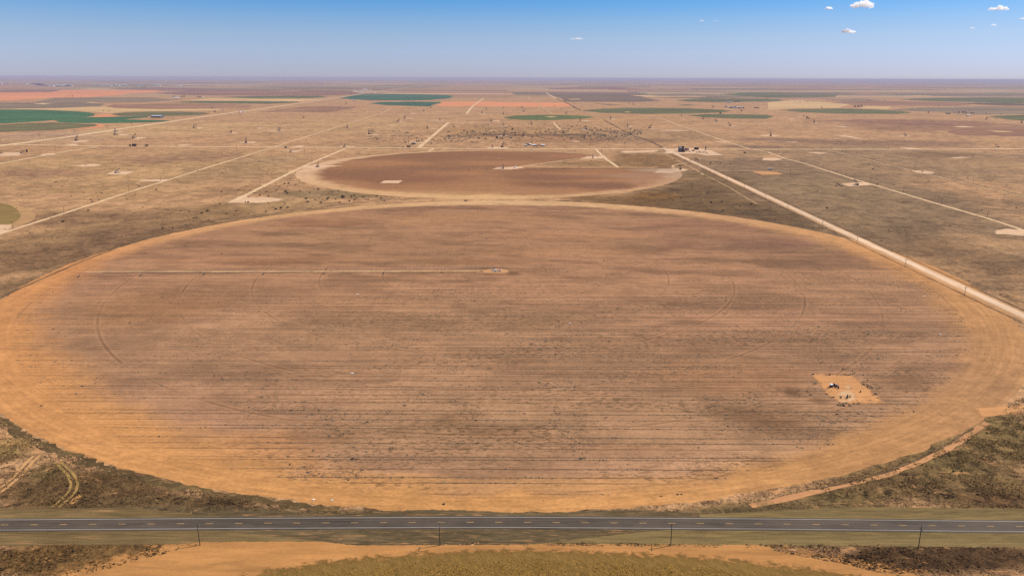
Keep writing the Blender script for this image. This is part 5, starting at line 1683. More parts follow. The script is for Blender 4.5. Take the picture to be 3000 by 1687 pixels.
c1 = Vector((C1.x, C1.y, 0))
make_pivot(c1, [P(u, v) for u, v in ((1295, 798.0), (1125, 800.5), (950, 802.5), (772, 804), (597, 806), (413, 808), (230, 812))], 'long pivot irrigation arm on wheeled towers stretching left from the hub of the near field')
c2 = P(1470, 493.5)
make_pivot(c2, [P(u, v) for u, v in ((1426, 496), (1374, 498.3), (1292, 500.5), (1206, 503.5), (1118, 506), (1028, 509))], 'far pivot irrigation arm lying across the fallow circle', detail=False)
r = make_box_unit(1.6, 1.4, 1.7, WHITE, 'pump_cabinet', WHITE)
at(r, 1452, 795.8, 'white pump cabinet casting a dark shadow at the near pivot', 'cabinet')
at(make_vessel(2.0, .5, WHITE, 'chemical_tank'), 1465.5, 795.2, 'small white tank lying right of the near pivot', 'tank')
at(make_box_unit(1.3, 1.0, .9, GREY, 'meter_box'), 1458.5, 795.6, 'grey meter box between cabinet and white tank at the near pivot', 'meter box')


# ------------------------------------------------------------------ dark pickup truck on the sand between the two circles
def make_pickup():
    root = empty('pickup_truck', (0, 0, 0))
    body = MB().prism([(-2.7, .45), (2.65, .45), (2.7, .95), (2.55, 1.12), (1.25, 1.18), (-2.65, 1.18), (-2.7, .6)], -.95, .95)
    body.build('body', BLACK, root)
    MB().prism([(-.75, 1.18), (1.3, 1.18), (.75, 1.82), (-.55, 1.85)], -.86, .86).build('cab', BLACK, root)
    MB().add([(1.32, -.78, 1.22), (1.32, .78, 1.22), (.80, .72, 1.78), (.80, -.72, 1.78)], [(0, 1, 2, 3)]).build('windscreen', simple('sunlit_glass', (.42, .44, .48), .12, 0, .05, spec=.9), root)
    for s in (-1, 1):
        MB().box((.25, s * .868, 1.48), (1.2, .02, .42)).build('side_window', GLASSD, root)
        MB().box((2.66, s * .68, .86), (.08, .36, .2)).build('headlight', WHITE, root)
        for x in (-1.75, 1.75):
            w = MB().tube((x, s * .80, .40), (x, s * 1.0, .40), .40, n=16).build('wheel', RUBBER, root)
            MB().tube((x, s * 1.0, .40), (x, s * 1.012, .40), .22, n=12).build('rim', STEEL, w)
    MB().box((-1.7, 0, 1.185), (1.7, 1.6, .02)).build('truck_bed', DGREY, root)
    MB().box((2.74, 0, .55), (.1, 1.8, .22)).build('bumper', STEEL, root)
    return root


at(make_pickup(), 1364.5, 589.3, 'dark pickup truck driving on the sand strip between the two circles', 'pickup truck', None, R_(8))
r = empty('tyre_scrap', (0, 0, 0))
m = MB()
n = 20
prof = [(.36, .0), (.46, .06), (.46, .22), (.36, .28), (.27, .24), (.27, .04)]
vs = []; fs = []
for i in range(n):
    t = 2 * math.pi * i / n
    for q, z in prof: vs.append((q * math.cos(t) * 1.15, q * math.sin(t), z + .05 * math.sin(3 * t)))
for i in range(n):
    for k in range(6):
        a = i * 6 + k; b = i * 6 + (k + 1) % 6; c_ = ((i + 1) % n) * 6 + (k + 1) % 6; d_ = ((i + 1) % n) * 6 + k
        fs.append((a, b, c_, d_))
m.add(vs, fs); m.build('tyre', RUBBER, r)
MB().box((.1, 0, .16), (.55, .5, .3), .5).build('rubber_flap', RUBBER, r)
at(r, 1300, 1476.5, 'black scrap tyre lying alone on the sand rim above the highway', 'tyre', None, R_(25))
r.scale = (1.15, 1.15, 1.15)


def make_litter(L, W, seed):
    rr = random.Random(seed)
    m = MB()
    n = 9
    vs = []
    for i in range(n):
        for j in range(4):
            vs.append((L * (i / (n - 1) - .5), W * (j / 3 - .5) * (1 - .7 * abs(i / (n - 1) - .5)), .08 + rr.uniform(0, .28)))
    fs = [(i * 4 + j, i * 4 + j + 1, (i + 1) * 4 + j + 1, (i + 1) * 4 + j) for i in range(n - 1) for j in range(3)]
    return m.add(vs, fs).build('plastic_sheet', WHITE)


for i, (u, v, L, lab) in enumerate(((1031, 1093.5, 2.6, 'white plastic sheet caught in the middle left of the near field'), (1048, 862, 2.6, 'small white plastic scrap below the irrigation arm'), (919, 1463, 1.3, 'white scrap on the sand rim at the lower left'),
                                    (973, 1465, 1.0, 'tiny white scrap just right of the lower left scrap'), (2710, 867, 3.0, 'white plastic strip in the upper right of the near field'), (2755, 980, 2.4, 'white plastic scrap in the right part of the near field'), (1670, 947, 1.6, 'tiny white scrap near the middle of the near field'))):
    at(make_litter(L, .8, i), u, v, lab, 'litter', None, random.uniform(-.3, .3))

# ------------------------------------------------------------------ buildings
def make_barn(L, W, h, rise, wall, roof, name='barn', open_front=False, windows=0):
    """gabled building, ridge along x"""
    root = empty(name, (0, 0, 0))
    m = MB()
    y0, y1 = -W / 2, W / 2
    m.add([(-L / 2, y0, 0), (-L / 2, y1, 0), (-L / 2, y1, h), (-L / 2, 0, h + rise), (-L / 2, y0, h)], [(0, 4, 3, 2, 1)])
    m.add([(L / 2, y0, 0), (L / 2, y1, 0), (L / 2, y1, h), (L / 2, 0, h + rise), (L / 2, y0, h)], [(0, 1, 2, 3, 4)])
    m.add([(-L / 2, y1, 0), (L / 2, y1, 0), (L / 2, y1, h), (-L / 2, y1, h)], [(0, 3, 2, 1)])
    if not open_front:
        m.add([(-L / 2, y0, 0), (L / 2, y0, 0), (L / 2, y0, h), (-L / 2, y0, h)], [(0, 1, 2, 3)])
    else:
        for k in range(7):
            m.box((-L / 2 + L * k / 6, y0 + .2, h / 2), (.4, .4, h))
        m.box((-L * .36, y0 + .1, h / 2), (L * .26, .2, h))
    m.build('wall', wall, root)
    m = MB()
    e = .6; t = .18
    for s in (-1, 1):
        m.add([(-L / 2 - e, s * (W / 2 + e), h - .25), (L / 2 + e, s * (W / 2 + e), h - .25), (L / 2 + e, 0, h + rise + .12), (-L / 2 - e, 0, h + rise + .12),
               (-L / 2 - e, s * (W / 2 + e), h - .25 + t), (L / 2 + e, s * (W / 2 + e), h - .25 + t), (L / 2 + e, 0, h + rise + .12 + t), (-L / 2 - e, 0, h + rise + .12 + t)],
              [(0, 1, 2, 3), (7, 6, 5, 4), (0, 4, 5, 1), (0, 3, 7, 4), (1, 5, 6, 2)])
    m.build('roof', roof, root)
    if not open_front:
        MB().box((L * .1, y0 - .04, min(h * .45, 1.5)), (min(3.6, L * .2), .08, min(h * .9, 3.0))).build('door', DGREY, root)
        for k in range(windows):
            MB().box((-L * .38 + L * .76 * k / max(1, windows - 1), y0 - .04, h * .6), (1.1, .07, .9)).build('window', GLASSD, root)
    return root


at(make_barn(48, 26, 7.0, 3.2, BLUEW, ROOFP, open_front=True), 461.5, 345, 'long open barn with a pale roof and blue shadowed front beside the green crop', 'barn', None, R_(-6))
HS = 'sheds of the homestead above the fallow circle'
for u, v, L, W, h, rf, wl, lab in ((1540.5, 427.5, 7, 4.5, 2.4, ROOFT, DGREY, 'low shed at the left front of the homestead'), (1552.8, 426, 5, 5, 3.0, WHITE, DGREY, 'small white roofed shed second from the left'),
                                   (1545, 425, 10, 4.5, 2.8, DGREY, DGREY, 'dark roofed shed at the back left of the homestead'), (1565.5, 428, 11, 6, 3.0, WHITE, GREY, 'long white roofed shed in the middle of the homestead'),
                                   (1590.5, 428, 9, 7, 3.4, WHITE, TANP, 'white roofed house at the right end of the homestead')):
    at(make_barn(L, W, h, 1.2, wl, rf, 'shed', windows=2 if L > 8 else 0), u, v, lab, 'shed', HS, R_(random.uniform(-6, 6)))
FC = 'buildings of the far compound right of centre'
for i, (x, y, L, W, h, wl, rf, lab) in enumerate((
        (660, 340, 6, 6, 9, DGREY, DGREY, 'dark silo like tower at the left of the far compound'), (730, 335, 14, 9, 4, GREY, ROOFT, 'pale roofed shed left in the far compound'),
        (800, 350, 10, 8, 4, TANP, ROOFT, 'tan shed second from left in the far compound'), (900, 375, 22, 14, 6, BLUEW, BLUEW, 'large blue barn in the far compound'),
        (1030, 390, 26, 14, 5, BLUEW, ROOFP, 'long blue barn with a pale roof in the far compound'), (1060, 350, 16, 9, 5, DGREY, DGREY, 'dark shed behind the long blue barn'),
        (1140, 375, 10, 9, 5, DGREY, WHITE, 'white roofed house in the far compound'), (1230, 400, 9, 8, 6, DGREY, DGREY, 'dark shed right of the white roofed house'),
        (1300, 375, 22, 10, 5, DGREY, ROOFT, 'long dark shed toward the right of the far compound'), (1410, 395, 6, 6, 7, RUST, RUST, 'brown upright hut at the right end of the far compound'),
        (1950, 380, 28, 10, 4, RUST, RUST, 'low brown shed apart to the right of the far compound'), (1315, 520, 5, 5, 8, MAROON, MAROON, 'small maroon hut below the far compound'),
        (440, 612, 9, 6, 5, BLACK, BLACK, 'black hut between the two dull green circles'))):
    u, v = 2080 + x / 14.31, 290 + y / 14.31
    at(make_barn(L, W, h, 1.6, wl, rf, 'farm_building'), u, v + .8, lab, 'farm building', FC, R_(random.uniform(-8, 8)))
for x, y, L, lab in ((740, 150, 22, 'pale roofed barn left of the far grey tree clump'), (850, 155, 26, 'white roofed barn touching the far grey tree clump')):
    at(make_barn(L, 12, 5, 2, DGREY, ROOFP, 'farm_building'), 2080 + x / 14.31, 290 + y / 14.31, lab, 'farm building', 'barns left of the far grey tree clump', R_(10))
at(make_barn(70, 22, 5, 3, DGREY, WHITE, 'farm_building'), 517, 289, 'long white roofed barn among the upper left tree clumps', 'farm building', None, R_(-2))
at(make_barn(14, 9, 5, 2, WHITE, WHITE, 'farm_building'), 596, 287.2, 'small white house right of the upper left tree clumps', 'farm building')
at(make_barn(16, 9, 4, 2, DGREY, ROOFT, 'farm_building'), 2836, 340, 'grey shed below the tree row near the right edge', 'farm building')
at(make_barn(20, 10, 3.5, 1.5, BLACK, BLACK, 'farm_building'), 2777.5, 334, 'low dark shed left of the tree row near the right edge', 'farm building')
at(make_barn(18, 12, 5, 2.5, DGREY, ROOFP, 'farm_building'), R2(990, 327)[0], R2(990, 327)[1], 'small grey roofed shed at the edge of the deep green circle', 'farm building')
TW = []
for x, y in ((5, 158), (40, 155), (80, 158), (175, 157), (250, 160), (290, 158), (330, 161), (480, 180), (520, 182), (560, 172), (590, 178), (610, 186), (640, 180), (690, 172), (700, 182), (960, 180), (1010, 178), (1060, 178), (1100, 182), (1150, 180), (1180, 178), (1250, 177),
             (1380, 186), (1440, 190), (1590, 180), (1760, 184), (1800, 186), (1830, 184)):
    TW.append(R1(x, y))
for i, (u, v) in enumerate(sorted(TW)):
    wl = [WHITE, GREY, TANP, DGREY][i % 4]
    at(make_barn(80 + 60 * random.random(), 40, 10 + 6 * random.random(), 4, wl, [WHITE, ROOFP, ROOFT][i % 3], 'distant_building'), u, v, f'{nth(i + 1)} from the left of the tiny buildings in the hazy far left settlement', 'building', 'buildings of the hazy far left settlement', R_(random.uniform(-10, 10)))
at(make_barn(240, 60, 18, 5, BLUEW, BLUEW, 'distant_building'), R1(375, 164)[0], R1(375, 164)[1], 'long dark blue building in the hazy far left settlement', 'building', 'buildings of the hazy far left settlement')
at(make_barn(170, 60, 18, 5, BLUEW, BLUEW, 'distant_building'), R1(412, 174)[0], R1(412, 174)[1], 'shorter dark blue building just right of the long blue one', 'building', 'buildings of the hazy far left settlement')
at(make_barn(190, 50, 14, 5, DGREY, DGREY, 'distant_building'), R1(655, 184)[0], R1(655, 184)[1], 'dark grey long building right in the hazy far left settlement', 'building', 'buildings of the hazy far left settlement')


# ------------------------------------------------------------------ plants
def leaf_mat(name, c0, c1, sc):
    m, nt = new_mat(name)
    N = NT(nt)
    tc = N.node('ShaderNodeTexCoord').outputs['Object']
    n1 = N.noise(tc, (sc, sc, sc), 4, 0.7)
    N.out(N.mix(N.ramp(n1, .35, .65), tuple(c0), tuple(c1)), .9, spec=.1)
    return m


def leaf_cloud(blobs, n, size, rnd):
    """leaf clump faces spread through a set of ellipsoid blobs (cx, cy, cz, rx, ry, rz)"""
    V = []; Fc = []
    wts = [b[3] * b[4] * b[5] for b in blobs]
    for _ in range(n):
        b = rnd.choices(blobs, wts)[0]
        while True:
            q = Vector((rnd.uniform(-1, 1), rnd.uniform(-1, 1), rnd.uniform(-1, 1)))
            if q.length <= 1: break
        q = q * (.55 + .45 * rnd.random()) if rnd.random() < .5 else q.normalized() * rnd.uniform(.8, 1.05)
        p = Vector((b[0] + q.x * b[3], b[1] + q.y * b[4], max(.05, b[2] + q.z * b[5])))
        d = Vector((rnd.gauss(0, 1), rnd.gauss(0, 1), rnd.gauss(0, 1))).normalized(); e = d.orthogonal().normalized(); e.rotate(Matrix.Rotation(rnd.uniform(0, 6.28), 3, d))
        f = d.cross(e)
        s = size * rnd.uniform(.6, 1.4)
        k = len(V)
        V += [p + e * s, p + f * s * .7, p - e * s, p - f * s * .7]
        Fc.append((k, k + 1, k + 2, k + 3))
    return V, Fc


LEAF1 = leaf_mat('mesquite_leaves', (0.040, 0.036, 0.020), (0.085, 0.072, 0.040), 1.2)
LEAF2 = leaf_mat('grey_brush', (0.075, 0.060, 0.044), (0.130, 0.105, 0.075), 1.2)
LEAFT = leaf_mat('dark_cedar_leaves', (0.022, 0.030, 0.022), (0.050, 0.060, 0.040), .35)


def make_shrub(seed, mat):
    rnd = random.Random(seed)
    root = empty('mesquite_shrub', (0, 0, 0))
    bl = [(rnd.uniform(-.7, .7), rnd.uniform(-.6, .6), rnd.uniform(.45, .8), rnd.uniform(.5, .9), rnd.uniform(.5, .8), rnd.uniform(.35, .6)) for _ in range(5)]
    V, Fc = leaf_cloud(bl, 110, .22, rnd)
    mesh_obj('crown', V, Fc, mat, root)
    m = MB()
    for b in bl: m.tube((0, 0, 0), (b[0], b[1], b[2]), .05, .025, 5)
    m.build('stem', BARK, root)
    return root


SHR = [make_shrub(1, LEAF1), make_shrub(2, LEAF1), make_shrub(3, LEAF2), make_shrub(4, LEAF1)]
sh_pts = []
for x, y, s in ((890, 745, 1.3), (915, 640, 1.2), (1570, 540, 1.5), (1400, 503, 1.3), (1025, 570, 1.2), (640, 860, 1.7), (1360, 590, 1), (1640, 925, 1.2), (1740, 925, 1.2), (1870, 890, 1), (2030, 775, 1.6), (2090, 755, 1.8), (2280, 780, 1.2), (2375, 755, 1.2), (2240, 370, 1.2),
                (1690, 745, 1), (1820, 755, 1.1), (1905, 760, 1.1), (1980, 820, 1.1), (1950, 825, 1.1), (2215, 680, 1.2), (2360, 800, 1), (2100, 845, 1), (1280, 635, 1), (2500, 780, 1), (2230, 560, 1.5), (2690, 370, 1), (2490, 284, 1.2), (2400, 535, 1), (2520, 538, 1), (1100, 400, 1),
                (930, 660, 1.3), (1440, 715, 1), (1000, 640, 1), (720, 605, 1), (560, 460, 1), (2130, 270, 1), (2020, 245, 1), (1780, 300, 1), (2110, 327, 1), (1990, 350, 1)):
    u, v = R5(x, y); sh_pts.append((u, v, s, 'left pasture'))
for x, y, s in ((300, 560, 2.0), (320, 575, 1.8), (110, 560, 1.3), (205, 548, 1.3), (40, 595, 1.6), (125, 607, 1.6), (510, 630, 2.0), (520, 660, 1.6), (600, 640, 1.2), (720, 635, 1.8), (730, 620, 1.5), (880, 620, 2.4), (870, 605, 2.0), (655, 672, 1.8), (840, 668, 1.5), (940, 655, 1.5), (995, 640, 1.5),
                (960, 610, 1.6), (990, 600, 1.4), (1080, 615, 1.4), (1130, 640, 1.4), (1100, 635, 1.2), (1210, 605, 1.4), (1220, 600, 1.2), (1260, 625, 1.3), (1290, 650, 1.0), (800, 635, 1.2), (440, 550, 1.2), (545, 568, 1.3), (770, 560, 1.2), (830, 550, 1.3), (630, 535, 1.8), (290, 480, 1.8), (330, 476, 1.8), (230, 512, 1.2),
                (290, 680, 1.1), (250, 725, 1.8), (320, 720, 1.8), (200, 735, 1.5), (100, 760, 1.2), (200, 480, 1.1), (400, 488, 1.1), (440, 460, 1), (180, 355, 1), (130, 338, 1.3), (170, 243, 1.2), (420, 240, 1.2), (610, 222, 1.2), (350, 425, 1), (30, 255, 1.2)):
    u, v = R6(x, y); sh_pts.append((u, v, s, 'scrub corner left of the two circles'))
for x, y, s in ((2000, 670, 1.8), (2110, 660, 1.6), (2120, 750, 1.4), (1970, 575, 1.2), (2410, 685, 1.4), (2300, 700, 1), (1900, 640, 1), (1700, 620, 1), (1640, 235, 1.8), (1850, 230, 2.2), (1870, 240, 1.8), (2340, 170, 2.6), (2240, 430, 1), (1800, 245, 1.5), (2000, 270, 1.6), (2100, 275, 1.6), (2200, 280, 1.5), (640, 150, 1), (860, 210, 1), (800, 245, 1.2)):
    u, v = R7(x, y); sh_pts.append((u, v, s, 'pasture around the gravel road'))
for x, y, s in ((1060, 330, 1.6), (1100, 485, 1.6), (350, 580, 1.2), (500, 555, 1), (770, 605, 1), (590, 722, 1.3), (1250, 565, 1), (1180, 280, 1), (1830, 900, 1), (2150, 740, 1), (2500, 720, 1), (2400, 500, 1), (2010, 420, 1), (690, 500, 1.4), (720, 490, 1.6), (700, 480, 1.4), (740, 505, 1.4), (1550, 356, 1.6)):
    u, v = R8(x, y); sh_pts.append((u, v, s, 'right hand pasture'))
rs = random.Random(5)
for _ in range(64):
    u = rs.uniform(1310, 1860); v = rs.gauss(393, 11) if u < 1560 else rs.gauss(390, 10)
    sh_pts.append((u, v, rs.uniform(1.6, 3.2), 'dark scrub in the middle distance'))
for _ in range(12):
    sh_pts.append((rs.uniform(1100, 1320), rs.gauss(408, 10), rs.uniform(1.2, 2.2), 'dark scrub in the middle distance'))
for i, (u, v, s, wh) in enumerate(sh_pts):
    o = place(SHR[i % 4], P(u, v), rs.uniform(0, 6.28), s * 1.15)
    tag(o, f'dark mesquite shrub in the {wh}', 'shrub', f'mesquite shrubs of the {wh}')


def make_tree(seed, h, mat, bare=False):
    rnd = random.Random(seed)
    root = empty('bare_tree' if bare else 'evergreen_tree', (0, 0, 0))
    m = MB()
    m.tube((0, 0, 0), (.2, .1, h * .35), h * .035, h * .025, 7)
    bl = []
    for k in range(7):
        a = rnd.uniform(0, 6.28); rr = h * rnd.uniform(.1, .3)
        b = (rr * math.cos(a), rr * math.sin(a), h * rnd.uniform(.42, .8), h * rnd.uniform(.16, .26), h * rnd.uniform(.16, .26), h * rnd.uniform(.14, .22))
        bl.append(b)
        m.tube((.2, .1, h * .33), (b[0], b[1], b[2]), h * .018, h * .006, 5)
    m.build('trunk', BARK, root)
    V, Fc = leaf_cloud(bl, 170 if bare else 420, h * (.035 if bare else .055), rnd)
    mesh_obj('crown', V, Fc, mat, root)
    return root


TRS = [make_tree(11, 9, LEAFT), make_tree(12, 9, LEAFT), make_tree(13, 9, LEAFT)]
TRB = [make_tree(21, 6.5, BARE, True), make_tree(22, 6.5, BARE, True)]
TREES = []
for x, y, s in ((420, 258, 1), (490, 256, 1.5), (850, 270, 1.8), (960, 268, 2.0), (1560, 280, 1.2), (1660, 282, 1.7), (1730, 280, 1.4)): TREES.append((480 + x / 16.1, 270 + y / 16.1, s * 1.15, 'upper left tree clumps'))
for x, y, s in ((1080, 160, 1.7), (1160, 160, 1.8), (1240, 160, 1.2), (1040, 158, 1)): TREES.append((2080 + x / 14.31, 290 + y / 14.31, s, 'far grey tree clump right of centre'))
for x, y, s in ((1020, 405, 1.6), (1080, 410, 1.1), (1180, 408, 1.7), (1240, 412, 1.0), (1335, 398, 1.7), (930, 408, .9)): TREES.append((2440 + x / 16.1, 290 + y / 16.1, s * 1.05, 'dark tree clump behind the right green circle'))
for x, y, s in ((560, 225, .9), (680, 235, 1.5), (800, 225, 1.5), (860, 235, 1.4), (930, 240, .8), (1040, 240, 1.2), (1110, 240, 1.1), (1470, 255, .8), (1900, 255, .6)): TREES.append((2740 + x / 9.9, 310 + y / 9.9, s * 1.0, 'tree row near the right edge'))
for x, y, s in ((270, 346, .9), (310, 346, 1), (330, 346, .8), (370, 345, 1.1), (400, 345, 1.1), (420, 346, .8), (455, 346, 1.2)): TREES.append((*R4(x, y), s * 1.1, 'far low row by the blue green field'))
for x, y, s in ((360, 491, .9), (390, 510, 1.3), (470, 280, 1), (590, 280, 1), (1020, 333, 1), (1172, 327, 1.2), (2120, 350, 1), (1720, 388, 1), (1615, 457, 1.2)): TREES.append((*R4(x, y), s, 'scattered far trees at the right'))
for x, y, s in ((1180, 250, 1.4), (1210, 252, 1), (1810, 239, 1.2), (1860, 238, 1.6), (2100, 275, 1), (255, 282, 1.2), (540, 340, 1.4), (520, 335, 1)): TREES.append((*R3(x, y), s * 1.2, 'scattered far trees straight ahead'))
for x, y, s in ((700, 290, 1.2), (730, 290, 1.4), (660, 290, 1), (1040, 435, .8), (1100, 436, .9), (2130, 408, 1), (2145, 408, 1)): TREES.append((*R1(x, y), s, 'small tree groups in the left fields'))
cnt = {}
for i, (u, v, s, wh) in enumerate(sorted(TREES, key=lambda t: (t[3], t[0]))):
    cnt[wh] = cnt.get(wh, 0) + 1
    o = place(TRS[i % 3], P(u, v), rs.uniform(0, 6.28), s * 1.0)
    tag(o, f'{nth(cnt[wh])} dark tree from the left in the {wh}', 'tree', wh)
for i, (x, y, s) in enumerate(((1180, 600, 1), (1280, 560, 1.1), (1330, 620, 1.2), (1420, 590, 1.4), (1500, 600, 1.3), (1600, 590, 1.0), (260, 590, .8), (490, 590, .7), (380, 560, .7), (900, 470, .8))):
    o = place(TRB[i % 2], P(1500 + x / 18.4, 400 + y / 18.4), rs.uniform(0, 6.28), s)
    tag(o, f'{nth(i + 1)} bare grey tree counted through the homestead above the fallow circle', 'tree', 'bare trees of the homestead')


# ------------------------------------------------------------------ low growth nobody could count
def clump_mesh(name, X, Y, S, Hh, colr, mat, z=0.0, lean=0.35):
    """low irregular tussocks, one small peaked dome each"""
    n = len(X); k = 5
    ang = rng.uniform(0, 2 * math.pi, n)[:, None] + np.arange(k)[None, :] * 2 * math.pi / k + rng.uniform(-.4, .4, (n, k))
    rad = S[:, None] * rng.uniform(.55, 1.25, (n, k))
    st = rng.uniform(.9, 2.4, n)[:, None]
    V = np.zeros((n, k + 2, 3))
    V[:, :k, 0] = X[:, None] + np.cos(ang) * rad * st; V[:, :k, 1] = Y[:, None] + np.sin(ang) * rad; V[:, :k, 2] = z
    V[:, k, 0] = X + rng.uniform(-lean, lean, n) * S; V[:, k, 1] = Y + rng.uniform(-lean, lean, n) * S; V[:, k, 2] = z + Hh
    V[:, k + 1, 0] = X + rng.uniform(-.8, .8, n) * S; V[:, k + 1, 1] = Y + rng.uniform(-.6, .6, n) * S; V[:, k + 1, 2] = z + Hh * rng.uniform(.5, 1.0, n)
    base = (np.arange(n) * (k + 2))[:, None]
    tri = []
    for i in range(k):
        a = base + i; b = base + (i + 1) % k
        c = base + (k if i < 3 else k + 1)
        tri.append(np.concatenate([a, b, c], 1))
    tri.append(np.concatenate([base + 3, base + k + 1, base + k], 1)); tri.append(np.concatenate([base + 0, base + k, base + k + 1], 1))
    me = fast_mesh(name, V.reshape(-1, 3), np.concatenate(tri))
    set_tint(me, np.repeat(colr, k + 2, 0))
    me.polygons.foreach_set('use_smooth', np.ones(len(me.polygons), bool))
    me.materials.append(mat)
    o = bpy.data.objects.new(name, me)
    COL.objects.link(o)
    return o


m, nt = new_mat('weed_and_grass_tussocks'); N = NT(nt)
N.out(N.attr('tint').outputs['Color'], .95, spec=.05)
TUS = m


def sample_px(n, u0, u1, v0, v1):
    """points spread evenly over the ground seen between two pixel rows"""
    u = rng.uniform(u0, u1, n * 2)
    a, b = P(1500, v0).y, P(1500, v1).y
    y = rng.uniform(min(a, b), max(a, b), n * 2)
    z = y + Z_OFF
    x = (u - 1500) * z / 2226.0
    xm_ = max(abs(u0 - 1500), abs(u1 - 1500)) * (max(a, b) + Z_OFF) / 2226.0
    keep = rng.uniform(0, 1, n * 2) < z / (max(a, b) + Z_OFF)
    return x[keep][:n * 2], y[keep][:n * 2]


# weeds standing in the furrows of the near field
N0 = 620000
r_ = R_OUT * 0.985 * np.sqrt(rng.uniform(0, 1, N0)); t_ = rng.uniform(0, 2 * math.pi, N0)
X = E1[0].x + r_ * np.cos(t_) * E1[1] / E1[2]; Y = E1[0].y + r_ * np.sin(t_)
_, rimv, weedv = f1_all(X, Y)
cl = np.arange(30, 200); lines = (cl + .5 + .26 * np.sin(cl * 2.4) + .14 * np.sin(cl * 5.13)) * LSP
near = lines[np.clip(np.floor(Y / LSP).astype(int) - 30, 0, len(lines) - 1)]
snap = rng.uniform(0, 1, N0) < .36
patch = fbm(X / 45, Y / 22, 301, 4)
patch2 = fbm(X / 11, Y / 5, 331, 3)
lpatch = fbm(X / 70, near / 3.0, 351, 3)
Y = np.where(snap, near + rng.normal(0, .22, N0), Y)
prob = np.where(snap, sstep(.40, .66, lpatch) * 1.0, sstep(.47, .66, patch) * sstep(.40, .6, patch2) * .9)
prob = prob * weedv * (1 - .75 * sstep(.2, .8, rimv)) * (1 - .55 * sstep(430, 720, Y)) 
prob = np.where((rimv > .6), prob * .06 + .0012, prob)
k_ = rng.uniform(0, 1, N0) < prob
X, Y = X[k_], Y[k_]
S = rng.lognormal(math.log(.20), .48, len(X)); S = np.clip(S, .10, .8)
cc = np.array([[.150, .106, .066]]) * rng.uniform(.45, 1.15, (len(X), 1)) * (1 + rng.uniform(-.12, .12, (len(X), 3)))
o = clump_mesh('weeds', X, Y, S, S * rng.uniform(.4, .9, len(X)), cc, TUS, .02)
tag(o, 'dry dark weeds standing in the furrows of the near field', 'weeds', kind='stuff')

# tumbleweeds and dark debris around the sand clearing, and along field edges
ex = []
for u, v, n, ru, rv in ((2482, 1098, 16, 11, 2), (2383, 1097, 8, 9, 1.5), (2435, 1097, 6, 8, 1), (2533, 1127, 14, 7, 2.5), (2546, 1133, 12, 6, 3), (2551, 1137, 8, 5, 2), (2564, 1157, 12, 6, 4), (2572, 1166, 8, 6, 2), (2470, 1181, 18, 12, 2), (2465, 1188, 14, 10, 2), (2503, 1183, 12, 8, 2), (2490, 1188, 8, 6, 2), (2516, 1182, 8, 6, 1.5),
                        (2440, 1164, 8, 7, 2), (2541, 1113, 5, 3, 2), (2573, 1138, 6, 5, 2), (2388, 1124, 6, 3, 2), (2420, 1155, 4, 3, 1.5), (1985, 1448, 4, 24, 1.5), (1937, 1453, 1, 3, 1)):
    for _ in range(max(1, int(n * .6))): ex.append(P(u + rng.normal(0, ru * .6), v + rng.normal(0, rv * .6)))
X = np.array([p.x for p in ex]); Y = np.array([p.y for p in ex])
S = rng.uniform(.28, .75, len(X))
cc = np.array([[.060, .052, .036]]) * rng.uniform(.5, 1.2, (len(X), 1)) * np.ones((1, 3))
o = clump_mesh('tumbleweeds', X, Y, S, S * rng.uniform(.6, 1.1, len(X)), cc, TUS, .03)
tag(o, 'dark tumbleweeds drifted around the sand clearing', 'weeds', kind='stuff')


def in_fields(x, y, marg=0.0):
    a = ell(E1, x, y)[0] < E1[2] + marg
    ang = np.degrees(np.arctan2(y - C2.y, x - C2.x)) % 360
    b = (ell(E2, x, y)[0] < E2[2] + marg) & ~((ang > 1) & (ang < 43))
    return a | b


hy_u = np.linspace(-900, 3900, 200); hy_x = np.array([P(u, hw(u)).x for u in hy_u]); hy_y = np.array([P(u, hw(u)).y for u in hy_u])


def hwy_d(x, y):
    return y - np.interp(x, hy_x, hy_y)


# grass near the highway corners
GC = np.array([[.190, .135, .066], [.140, .104, .055], [.085, .062, .038], [.26, .180, .085], [.34, .225, .115], [.150, .122, .062]])
GW = np.array([.24, .26, .22, .12, .08, .08])
X, Y = sample_px(900000, -300, 3300, 1720, 1160)
hd = hwy_d(X, Y)
sx = (np.abs(X) > 1e9)
bx = np.array([P(u, v).x for u, v in [(240, 1687), (420, 1640), (590, 1597), (830, 1580), (1290, 1600), (1960, 1601), (2240, 1612), (2480, 1655), (2650, 1700)]])
by = np.array([P(u, v).y for u, v in [(240, 1687), (420, 1640), (590, 1597), (830, 1580), (1290, 1600), (1960, 1601), (2240, 1612), (2480, 1655), (2650, 1700)]])
sand = (Y < np.interp(X, bx, by, left=-1e9, right=-1e9) + .6)
ok = ~in_fields(X, Y, 3.0) & (np.abs(hd) > 5.4) & ~sand & (np.abs(X - GX) > 14)
pt = fbm(X / 9, Y / 6, 401, 4); pt2 = fbm(X / 40, Y / 26, 431, 4)
verge = (np.abs(hd) < 14.0)
pr = sstep(.36, .58, pt) * (.35 + .65 * sstep(.35, .6, pt2)) * np.where(verge, .10, .55)
ok &= rng.uniform(0, 1, len(X)) < pr
X, Y, verge, pt, pt2 = X[ok], Y[ok], verge[ok], pt[ok], pt2[ok]
S = np.where(verge, rng.uniform(.08, .2, len(X)), np.clip(rng.lognormal(math.log(.21), .45, len(X)), .10, .8))
cc = ground_tint(X, Y) * np.where(rng.uniform(0, 1, len(X)) < .62, rng.uniform(.38, .85, len(X)), rng.uniform(.9, 1.45, len(X)))[:, None] * (1 + rng.uniform(-.06, .06, (len(X), 3))) * (1.12 - .4 * sstep(.42, .68, pt2))[:, None]
o = clump_mesh('dry_grass', X, Y, S, S * rng.uniform(.35, .9, len(X)), cc, TUS, .01, .9)
